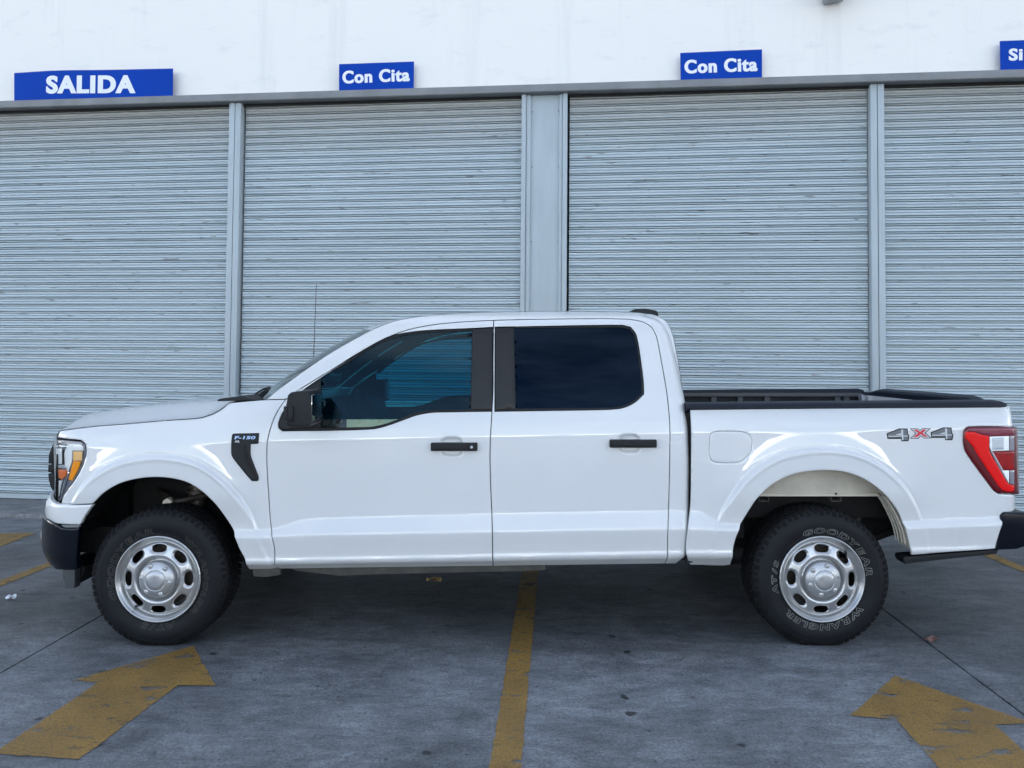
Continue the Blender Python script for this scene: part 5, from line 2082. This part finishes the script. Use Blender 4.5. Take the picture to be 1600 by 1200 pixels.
# leaf spring, damper, front suspension bits
for s_ in (0, 1):
    fn = (lambda q: q) if s_ == 0 else mirror_mb
    mb = MB()
    a_ = unproj(1352, 788, 0.34); b_ = unproj(1338, 812, 0.34)
    mb.bar((float(a_[0]), 0.34, float(a_[1])), (float(b_[0]) - 0.04, 0.36, float(b_[1]) - 0.1), 0.020, 12)
    mb.bar((float(a_[0]) - 0.005, 0.33, float(a_[1]) + 0.01), (float(a_[0]) + 0.01, 0.35, float(a_[1]) + 0.03), 0.03, 12)
    tbuild(fn(mb), 'damper', M['disc'])
    mb = MB()
    for k in range(14):
        t0_, t1_ = k / 14, (k + 1) / 14
        xx0, xx1 = 1.05 + 1.35 * t0_, 1.05 + 1.35 * t1_
        zf_ = lambda t: 0.44 + 0.16 * (2 * t - 1)**2
        mb.bar((xx0, 0.40, zf_(t0_)), (xx1, 0.40, zf_(t1_)), 0.02, 6)
    tbuild(fn(mb), 'leaf_spring', M['frame'])
    mb = MB()
    a_ = unproj(283, 790, 0.30); b_ = unproj(300, 752, 0.36)
    mb.bar((-1.90, 0.36, 0.70), (-1.86, 0.42, 1.02), 0.055, 16)
    for k in range(5):
        z = 0.80 + 0.035 * k
        mb.bar((-1.885, 0.37, z), (-1.885, 0.37, z + 0.012), 0.07, 16)
    mb.bar((-1.97, 0.25, 0.76), (-1.70, 0.42, 0.80), 0.018, 8)
    mb.bar((-1.97, 0.25, 0.76), (-2.15, 0.42, 0.80), 0.018, 8)
    tbuild(fn(mb), 'suspension', M['disc'])
    mb = MB()
    c_ = unproj(262, 785, 0.24)
    mb.prism([(float(c_[0]) - 0.035, float(c_[1]) - 0.05), (float(c_[0]) + 0.035, float(c_[1]) - 0.05), (float(c_[0]) + 0.03, float(c_[1]) + 0.01), (float(c_[0]) + 0.005, float(c_[1]) + 0.03), (float(c_[0]) - 0.02, float(c_[1]) + 0.012)], 0.22, 0.27)
    tbuild(fn(mb), 'steering_knuckle', M['beige'], bevel=0.006)
    # sill flange under the doors
    mb = MB()
    P = [tuple(map(float, unproj(x_, y_, 0.12))) for x_, y_ in [(440, 878), (850, 874), (852, 889.5), (835, 891), (700, 894), (560, 897.5), (530, 899), (462, 890.5)]]
    mb.prism(P, 0.11, 0.125)
    P = [tuple(map(float, unproj(x_, y_, 0.10))) for x_, y_ in [(396, 884), (439, 882), (439, 897), (418, 900), (398, 899)]]
    mb.prism(P, 0.08, 0.11)
    tbuild(fn(mb), 'sill_flange', M['sill'], bevel=0.002)

# ---- interior
mb = MB()
mb.box(-1.42, 0.93, 0.13, TW - 0.13, 0.58, 0.62)
mb.box(0.90, 0.93, 0.14, TW - 0.14, 0.6, 1.36)
mb.box(-1.46, -1.42, 0.14, TW - 0.14, 0.58, 1.20)
tbuild(mb, 'cab_floor', M['interior'])
mb = MB()
mb.prism([(-1.42, 0.9), (-1.44, 1.27), (-1.30, 1.315), (-1.12, 1.31), (-1.02, 1.27), (-0.98, 1.16), (-1.06, 0.9)], 0.15, TW - 0.15)
mb.prism([(-1.16, 1.29), (-1.13, 1.36), (-1.02, 1.355), (-0.98, 1.24)], 0.38, 0.82)
mb.prism([(-1.10, 1.16), (-1.05, 1.36), (-1.03, 1.36), (-1.02, 1.16)], 0.90, 1.22)
tbuild(mb, 'dashboard', M['interior'], bevel=0.02, seg=3)
mb = MB()
nseg = 32
R_, ctr = 0.185, Vector((-0.90, 0.60, 1.22))
ax = Vector((1, 0, 0.42)).normalized()
e1 = Vector((0, 1, 0)); e2 = ax.cross(e1)
pp_ = [ctr + (e1 * math.cos(2 * pi * k / nseg) + e2 * math.sin(2 * pi * k / nseg)) * R_ for k in range(nseg + 1)]
for k in range(nseg):
    mb.bar(pp_[k], pp_[k + 1], 0.015, 8)
mb.bar(ctr, pp_[0], 0.018, 6); mb.bar(ctr, pp_[16], 0.018, 6); mb.bar(ctr, pp_[24], 0.018, 6)
mb.bar(ctr - ax * 0.25, ctr + ax * 0.01, 0.05, 12)
tbuild(mb, 'steering_wheel', M['interior'])
for yy in (0.62, 1.41):
    mb = MB()
    mb.prism([(-0.62, 0.80), (-0.64, 0.93), (-0.10, 0.90), (-0.05, 0.76)], yy - 0.25, yy + 0.25)
    mb.prism([(-0.18, 0.88), (-0.06, 0.86), (0.12, 1.40), (0.02, 1.45), (-0.02, 1.40)], yy - 0.25, yy + 0.25)
    st = tbuild(mb, 'seat', M['seat'], bevel=0.04, seg=3)
    mb = MB()
    mb.prism([(0.02, 1.46), (0.04, 1.62), (0.12, 1.62), (0.12, 1.45)], yy - 0.13, yy + 0.13)
    tbuild(mb, 'headrest', M['seat'], st, bevel=0.03, seg=3)
mb = MB()
mb.prism([(0.42, 0.80), (0.40, 0.95), (0.86, 0.92), (0.86, 0.80)], 0.20, TW - 0.20)
mb.prism([(0.74, 0.9), (0.80, 1.42), (0.89, 1.42), (0.89, 0.9)], 0.20, TW - 0.20)
tbuild(mb, 'rear_bench', M['seat'], bevel=0.04, seg=3)
mb = MB()
mb.box(-0.97, -0.945, 0.88, 1.15, 1.585, 1.655)
mb.bar((-0.96, TY0, 1.65), (-1.0, TY0, 1.76), 0.01, 8)
tbuild(mb, 'rear_view_mirror', M['interior'], bevel=0.008)
mb = MB()
# grab handle on the far pillar
seg_bar(mb, [(590, 582), (600, 574), (612, 562), (618, 556)], 1.78, 0.014)
tbuild(mb, 'grab_handle', M['interior'])
# pale beige strip just inside the front glass, seen under the film's edge
lo = resample(to_xz([(541.5, 655), (625, 655), (604, 663.5), (584, 668), (541.5, 669)], YN, 0.02), 0.03)
v, f = plate([lo], lambda x, z: YN(x, z) + 0.020, res=0.05, flange=0.0, roll=0)
put(mesh_obj('door_top_strip', v, f, M['pale_strip']), fd)

# ---- roof lamp pod and antenna
mb = MB()
zr0 = 1.897
mb.prism([(0.775, zr0 + 0.012), (0.83, zr0 + 0.038), (0.90, zr0 + 0.040), (0.975, zr0 + 0.026), (0.985, zr0 + 0.004), (0.985, zr0 - 0.03), (0.775, zr0 - 0.02)], TY0 - 0.14, TY0 + 0.14)
tbuild(mb, 'roof_pod', M['trim'], bevel=0.012, seg=2)
mb = MB()
ya = 1.86
a_ = unproj(494.3, 443, ya); b_ = unproj(488.5, 600, ya)
mb.bar((float(b_[0]), ya, float(b_[1])), (float(a_[0]), ya, float(a_[1])), 0.0042, 8, r2=0.003)
mb.bar((float(b_[0]) - 0.001, ya, 1.22), (float(b_[0]), ya, float(b_[1])), 0.010, 8)
tbuild(mb, 'antenna', mat('antenna_steel', (0.09, 0.09, 0.10), 0.4, metal=0.5))

# ---- wheels
RT = 0.387
HZ = 0.374


def tyre_profile():
    # (radius, depth inwards from the outer sidewall)
    return [(0.222, 0.032), (0.236, 0.012), (0.243, 0.010), (0.250, 0.013), (0.262, 0.006), (0.300, 0.000), (0.325, 0.002), (0.345, 0.010), (0.357, 0.015), (0.367, 0.020), (0.376, 0.028), (0.3815, 0.040), (0.3825, 0.06),
            (0.3825, 0.13), (0.3825, 0.20), (0.378, 0.222), (0.362, 0.242), (0.325, 0.262), (0.29, 0.26), (0.24, 0.24), (0.222, 0.22)]


def wheel(name, cx, cz, cyf, rot, seed, label=None):
    """cyf: world Y of the outer sidewall; rot in radians (counter-clockwise as seen)"""
    flat_ = lambda P: [(x, y, max(z, 0.0015 - cz)) for x, y, z in P]
    root = empty('wheel')
    root.parent = truck
    root.matrix_parent_inverse = INV
    root.location = (cx, cyf, cz)
    # brake and drum
    mb = MB()
    mb.bar((0, 0.085, 0), (0, 0.105, 0), 0.17, 40)
    mb.bar((0, 0.075, 0), (0, 0.13, 0), 0.09, 24)
    mb.box(0.07, 0.17, 0.07, 0.15, -0.06, 0.10)
    mb.build('brake_disc', M['disc'], root)
    # tyre carcass
    pr = tyre_profile()
    n, vs, fs = 128, [], []
    for i in range(n):
        t = 2 * pi * i / n
        for r_, y in pr:
            vs.append((r_ * math.cos(t), y, r_ * math.sin(t)))
    m_ = len(pr)
    for i in range(n):
        for j in range(m_ - 1):
            fs.append((i * m_ + j, ((i + 1) % n) * m_ + j, ((i + 1) % n) * m_ + j + 1, i * m_ + j + 1))
    ty = mesh_obj('tyre', flat_(vs), fs, M['tyre'], root, smooth=True)
    # tread and shoulder blocks
    rr = random.Random(seed)
    mb = MB()
    N = 62
    def block(t0, t1, y0, y1, r0, r1, sk=0.0, y0b=None):
        vs_ = []
        for r_ in (r0, r1):
            for (t, y) in ((t0, y0), (t1, y0), (t1 + sk, y1), (t0 + sk, y1)):
                vs_.append((r_ * math.cos(t), y, r_ * math.sin(t)))
        mb.addm(vs_, [(0, 1, 2, 3), (4, 7, 6, 5), (0, 4, 5, 1), (1, 5, 6, 2), (2, 6, 7, 3), (3, 7, 4, 0)])
    for k in range(N):
        t = 2 * pi * k / N
        d = 2 * pi / N
        w1 = d * (0.80 if k % 2 else 0.72)
        block(t, t + w1, 0.034, 0.070, 0.370, RT - 0.002, 0.02)
        block(t + d * 0.5, t + d * 0.5 + w1, 0.078, 0.112, 0.374, RT, 0.03)
        block(t + d * 0.1, t + d * 0.1 + w1, 0.120, 0.150, 0.374, RT, -0.03)
        block(t + d * 0.6, t + d * 0.6 + w1, 0.158, 0.190, 0.374, RT, -0.03)
        block(t + d * 0.2, t + d * 0.2 + w1, 0.198, 0.232, 0.368, RT - 0.002, -0.02)
        # sidewall lugs, alternately long and short
        rl = 0.350 if k % 2 else 0.358
        vs_ = []
        yl = 0.012
        for (r_, y) in ((rl, yl + 0.002), (0.366, 0.020), (RT - 0.004, 0.034)):
            for tt in (t, t + w1 * 0.85):
                vs_.append((r_ * math.cos(tt), y - 0.003, r_ * math.sin(tt)))
        for (r_, y) in ((rl, yl + 0.012), (0.366, 0.04), (RT - 0.012, 0.05)):
            for tt in (t, t + w1 * 0.85):
                vs_.append((r_ * math.cos(tt), y, r_ * math.sin(tt)))
        mb.addm(vs_, [(0, 1, 3, 2), (2, 3, 5, 4), (0, 2, 8, 6), (2, 4, 10, 8), (1, 7, 9, 3), (3, 9, 11, 5), (0, 6, 7, 1), (4, 5, 11, 10)])
    mb.v = flat_(mb.v)
    tr = mb.build('tread_blocks', M['tread'], root)
    tr['kind'] = 'stuff'
    # sidewall lettering (outlined)
    def yside_t(r_):
        P = np.array(pr[3:9])
        return float(np.interp(r_, P[:, 0], P[:, 1]))
    lv, lf = [], []
    def word(txt, a0, a1, r0, r1):
        """clockwise from angle a0 to a1 (degrees), tops outwards"""
        ws = []
        for ch in txt:
            v_, f_ = LET[ch]
            ws.append(v_[:, 0].max() - v_[:, 0].min())
        gap_ = 0.10
        tot = sum(ws) + gap_ * (len(txt) - 1)
        acc = 0
        for ch, w_ in zip(txt, ws):
            v_, f_ = LET[ch]
            x = (v_[:, 0] - v_[:, 0].min() + acc) / tot
            z = np.clip(v_[:, 1] / 0.73, -0.1, 1.1)
            ang = np.radians(a0 + (a1 - a0) * x) + rot
            rad = r0 + (r1 - r0) * z
            k = len(lv)
            for a_, r_ in zip(ang, rad):
                lv.append((r_ * math.cos(a_), yside_t(r_) - 0.0012, r_ * math.sin(a_)))
            for q in f_:
                lf.append([i + k for i in q])
            acc += w_ + gap_
    word('GOODYEAR', 113, 3, 0.252, 0.282)
    word('WRANGLER', -36, -138, 0.252, 0.282)
    word('AT/S', 199, 158, 0.252, 0.282)
    mesh_obj('sidewall_lettering', lv, lf, M['tletter_worn' if seed == 1 else 'tletter'], root)
    # fine moulded rings
    vs, fs = [], []
    for rk in (0.318, 0.3445):
        k0 = len(vs)
        for i in range(96):
            t = 2 * pi * i / 96
            for dr, dy in ((-0.0012, 0.0006), (0, -0.0016), (0.0012, 0.0006)):
                vs.append(((rk + dr) * math.cos(t), yside_t(rk) + dy, (rk + dr) * math.sin(t)))
        for i in range(96):
            for j in range(2):
                a_ = k0 + i * 3 + j; b_ = k0 + ((i + 1) % 96) * 3 + j
                fs.append((a_, b_, b_ + 1, a_ + 1))
    mesh_obj('moulded_ring', flat_(vs), fs, M['tyre'], root, smooth=True)
    # rim disc
    PR = np.array([(0.0, 0.02), (0.100, 0.02), (0.105, 0.034), (0.113, 0.014), (0.122, -0.001), (0.134, -0.004), (0.150, 0.000), (0.172, 0.006), (0.190, 0.012), (0.196, 0.024), (0.200, 0.036), (0.207, 0.037), (0.212, 0.024), (0.217, 0.014), (0.2215, 0.011), (0.226, 0.006), (0.229, -0.002), (0.2335, -0.0055), (0.2375, -0.003), (0.2385, 0.006)])
    tt = np.linspace(0, 0.2385, 900)
    yy = np.interp(tt, PR[:, 0], PR[:, 1])
    kk = np.exp(-0.5 * (np.arange(-16, 17) * 0.000265 / 0.0013)**2); kk /= kk.sum()
    yy = np.convolve(np.pad(yy, 16, mode='edge'), kk, 'valid')
    holes, hc = [], []
    for h in range(8):
        a_ = rot * 0 + math.radians(h * 45 + (90 if True else 0)) + math.radians(wrot)
        c_, s_ = math.cos(a_), math.sin(a_)
        lp = []
        for (r_, w_) in ((0.149, 0.020), (0.156, 0.032), (0.168, 0.039), (0.180, 0.038), (0.1875, 0.028), (0.190, 0.0)):
            lp.append((r_, w_))
        full = [(r_, w_) for r_, w_ in lp] + [(r_, -w_) for r_, w_ in lp[::-1][1:]]
        L_ = []
        for r_, w_ in full:
            rr_ = math.sqrt(max(r_**2 - w_**2, 1e-6)) if r_ > w_ else r_
            L_.append((rr_ * c_ - w_ * s_, rr_ * s_ + w_ * c_))
        holes.append(resample(L_, 0.006, 50))

    def yrim(x, z):
        r_ = np.hypot(x, z)
        y = np.interp(r_, tt, yy)
        Q = np.stack([x, z], 1)
        d = segdist_all(holes, Q)
        outer = smoothstep((r_ - 0.140) / 0.02)
        return y + 0.010 * np.clip(1 - d / 0.013, 0, 1)**1.5 * (0.45 + 0.55 * outer) * (r_ < 0.196) + 0.0
    ring = [(0.2385 * math.cos(2 * pi * i / 128), 0.2385 * math.sin(2 * pi * i / 128)) for i in range(128)]
    v_, f_ = plate([ring] + holes, yrim, res=0.0042, flange=0.0, roll=0.0)
    v_ = list(v_)
    rim = mesh_obj('rim', v_, f_, M['rim'], root, smooth=True)
    # dark barrel behind the disc
    mb = MB()
    vs = []
    for (r_, y) in ((0.214, 0.03), (0.205, 0.06), (0.200, 0.20)):
        vs += [(r_ * math.cos(2 * pi * i / 48), y, r_ * math.sin(2 * pi * i / 48)) for i in range(48)]
    mb.addm(vs, [(k * 48 + i, k * 48 + (i + 1) % 48, (k + 1) * 48 + (i + 1) % 48, (k + 1) * 48 + i) for k in range(2) for i in range(48)])
    mb.build('rim_barrel', M['disc'], root, smooth=True)
    # centre cap
    cp = [(0.100, 0.022), (0.0995, 0.006), (0.098, -0.010), (0.0935, -0.0165), (0.080, -0.0235), (0.066, -0.0280), (0.059, -0.0300), (0.0555, -0.0308), (0.0547, -0.0298), (0.0537, -0.0298), (0.0525, -0.0312), (0.030, -0.0345), (0.0001, -0.035)]
    vs = []
    for r_, y in cp:
        vs += [(r_ * math.cos(2 * pi * i / 64), y, r_ * math.sin(2 * pi * i / 64)) for i in range(64)]
    fs = [(k * 64 + i, (k + 1) * 64 + i, (k + 1) * 64 + (i + 1) % 64, k * 64 + (i + 1) % 64) for k in range(len(cp) - 1) for i in range(64)]
    cap = mesh_obj('centre_cap', vs, fs, M['cap'], root, smooth=True)
    mb = MB()
    for k in range(6):
        a_ = 2 * pi * (k + 0.3) / 6 + rot
        x, z = 0.080 * math.cos(a_), 0.080 * math.sin(a_)
        mb = MB()
        mb.bar((x, 0.0, z), (x * 0.985, -0.0275, z * 0.985), 0.0175, 6, r2=0.014)
        mb.build('lug_cover', M['cap'], root, bevel=0.003, seg=2)
    # oval emblem
    lv, lf = [], []
    ea = rot + math.radians(-45 if rot == 0 else 0)
    ce, se = math.cos(ea), math.sin(ea)
    k0 = 0
    for i in range(40):
        t = 2 * pi * i / 40
        for q in (1.0, 0.90):
            x, z = 0.026 * q * math.cos(t), 0.0115 * q * math.sin(t)
            lv.append((x * ce - z * se, -0.0368, x * se + z * ce))
    for i in range(40):
        j = (i + 1) % 40
        lf.append((2 * i, 2 * i + 1, 2 * j + 1, 2 * j))
    v_, f_ = text_mesh('Ford', offset=0.01, shear=0.25)
    X_, Z_ = fit_text(v_, -0.018, 0.018, -0.007, 0.007)
    k0 = len(lv)
    for x, z in zip(X_, Z_):
        lv.append((x * ce - z * se, -0.0362, x * se + z * ce))
    lf += [[i + k0 for i in q] for q in f_]
    mesh_obj('emblem', lv, [q[::-1] for q in lf], M['rim'], root)
    # valve
    mb = MB()
    va = math.radians(vang)
    mb.bar((0.203 * math.cos(va), 0.03, 0.203 * math.sin(va)), (0.190 * math.cos(va), 0.000, 0.190 * math.sin(va)), 0.0055, 8)
    mb.build('valve', M['trim'], root)
    if label:
        root['label'] = label
    return root


LET = {}
for ch in sorted(set('GOODYEARWRANGLERAT/S')):
    v_, f_ = text_mesh(ch, offset=0.035, shear=0.12, res=3)
    v_ = v_ * np.array([1.35, 1, 1])
    key = {}
    idx = []
    for p in v_:
        idx.append(key.setdefault((round(p[0], 4), round(p[1], 4)), len(key)))
    cnt = {}
    for q in f_:
        q = [idx[i] for i in q]
        for a_, b_ in zip(q, q[1:] + q[:1]):
            if a_ != b_:
                cnt[(min(a_, b_), max(a_, b_))] = cnt.get((min(a_, b_), max(a_, b_)), 0) + 1
    pos = {i: np.array(k_) for k_, i in key.items()}
    ov, of2 = [], []
    for (a_, b_), c_ in cnt.items():
        if c_ != 1:
            continue
        A_, B_ = pos[a_], pos[b_]
        d_ = B_ - A_
        L_ = np.linalg.norm(d_)
        if L_ < 1e-6:
            continue
        d_ /= L_
        n_ = np.array([-d_[1], d_[0]]) * 0.026
        A_, B_ = A_ - d_ * 0.02, B_ + d_ * 0.02
        k0 = len(ov)
        nn_ = max(1, int(L_ / 0.06))
        for q_ in range(nn_):
            A2_, B2_ = A_ + (B_ - A_) * q_ / nn_, A_ + (B_ - A_) * (q_ + 1) / nn_
            k0 = len(ov)
            ov += [(*(A2_ + n_), 0), (*(A2_ - n_), 0), (*(B2_ - n_), 0), (*(B2_ + n_), 0)]
            of2.append([k0, k0 + 1, k0 + 2, k0 + 3])
        continue
        ov += [(*(A_ + n_), 0), (*(A_ - n_), 0), (*(B_ - n_), 0), (*(B_ + n_), 0)]
        of2.append([k0, k0 + 1, k0 + 2, k0 + 3])
    LET[ch] = (np.array(ov), of2)

wrot, vang = 0.0, 231
wf = wheel('wheel', float(unproj(246.8, 908, 0.035)[0]), HZ, 0.030, math.radians(93), 1)
wrot, vang = -1.5, 45
wr_ = wheel('wheel', float(unproj(1284.5, 907, 0.035)[0]), HZ, 0.030, 0.0, 2)


def copy_tree(o, parent):
    c = o.copy()
    COL.objects.link(c)
    c.parent = parent
    for ch in o.children:
        d = ch.copy()
        COL.objects.link(d)
        d.parent = c
    return c


for w_ in (wf, wr_):
    c = copy_tree(w_, truck)
    c.matrix_parent_inverse = INV
    c.location = (w_.location.x, TW - 0.030, HZ)
    c.rotation_euler = (0, 0, pi)

# ================================================================== LITTER
def blob_leaf(name, px, py, size, m, label, cat, seed, h=0.02):
    r = random.Random(seed)
    x, y = ground(px, py)
    root = empty(name, (x, y, 0))
    vs, fs = [], []
    n = 7
    for i in range(n):
        for j in range(n):
            u, v_ = i / (n - 1) - 0.5, j / (n - 1) - 0.5
            e = math.sqrt(max(0, 1 - (2 * u)**2 * 0.9))
            vs.append((u * size + r.uniform(-1, 1) * size * 0.04, v_ * size * 0.6 * e, 0.004 + h * (0.5 + 0.5 * math.sin(u * 7 + seed) * math.cos(v_ * 5)) + r.uniform(0, 1) * h * 0.5))
    for i in range(n - 1):
        for j in range(n - 1):
            fs.append((i * n + j, (i + 1) * n + j, (i + 1) * n + j + 1, i * n + j + 1))
    o = mesh_obj('blade' if 'leaf' in name else 'sheet', vs, fs, m, root)
    tag(root, label, cat, 'dry leaves on the concrete' if cat == 'leaf' else None)
    return root


M['foil'] = mat('crumpled_foil_paper', (0.62, 0.64, 0.68), 0.35, metal=0.3)
M['leaf'] = mat('dry_leaf_brown', (0.24, 0.16, 0.07), 0.8, noise=0.4, nscale=30)
M['leafred'] = mat('dry_leaf_reddish', (0.16, 0.085, 0.07), 0.8, noise=0.4, nscale=30)
blob_leaf('crumpled_wrapper', 17, 938, 0.07, M['foil'], 'small crumpled silver-white wrapper on the concrete near the left edge', 'wrapper', 3, 0.025)
blob_leaf('dry_leaf', 678, 911, 0.11, M['leaf'], 'dry tan leaf on the shaded ground under the truck doors', 'leaf', 5, 0.03)
blob_leaf('dry_leaf', 1455, 1003, 0.07, M['leafred'], 'reddish dry leaf caught in the ground joint behind the rear wheel', 'leaf', 9, 0.02)
blob_leaf('dry_leaf', 980, 1021, 0.035, M['frame'], 'tiny dark leaf scrap on the concrete right of the yellow line', 'leaf', 11, 0.008)
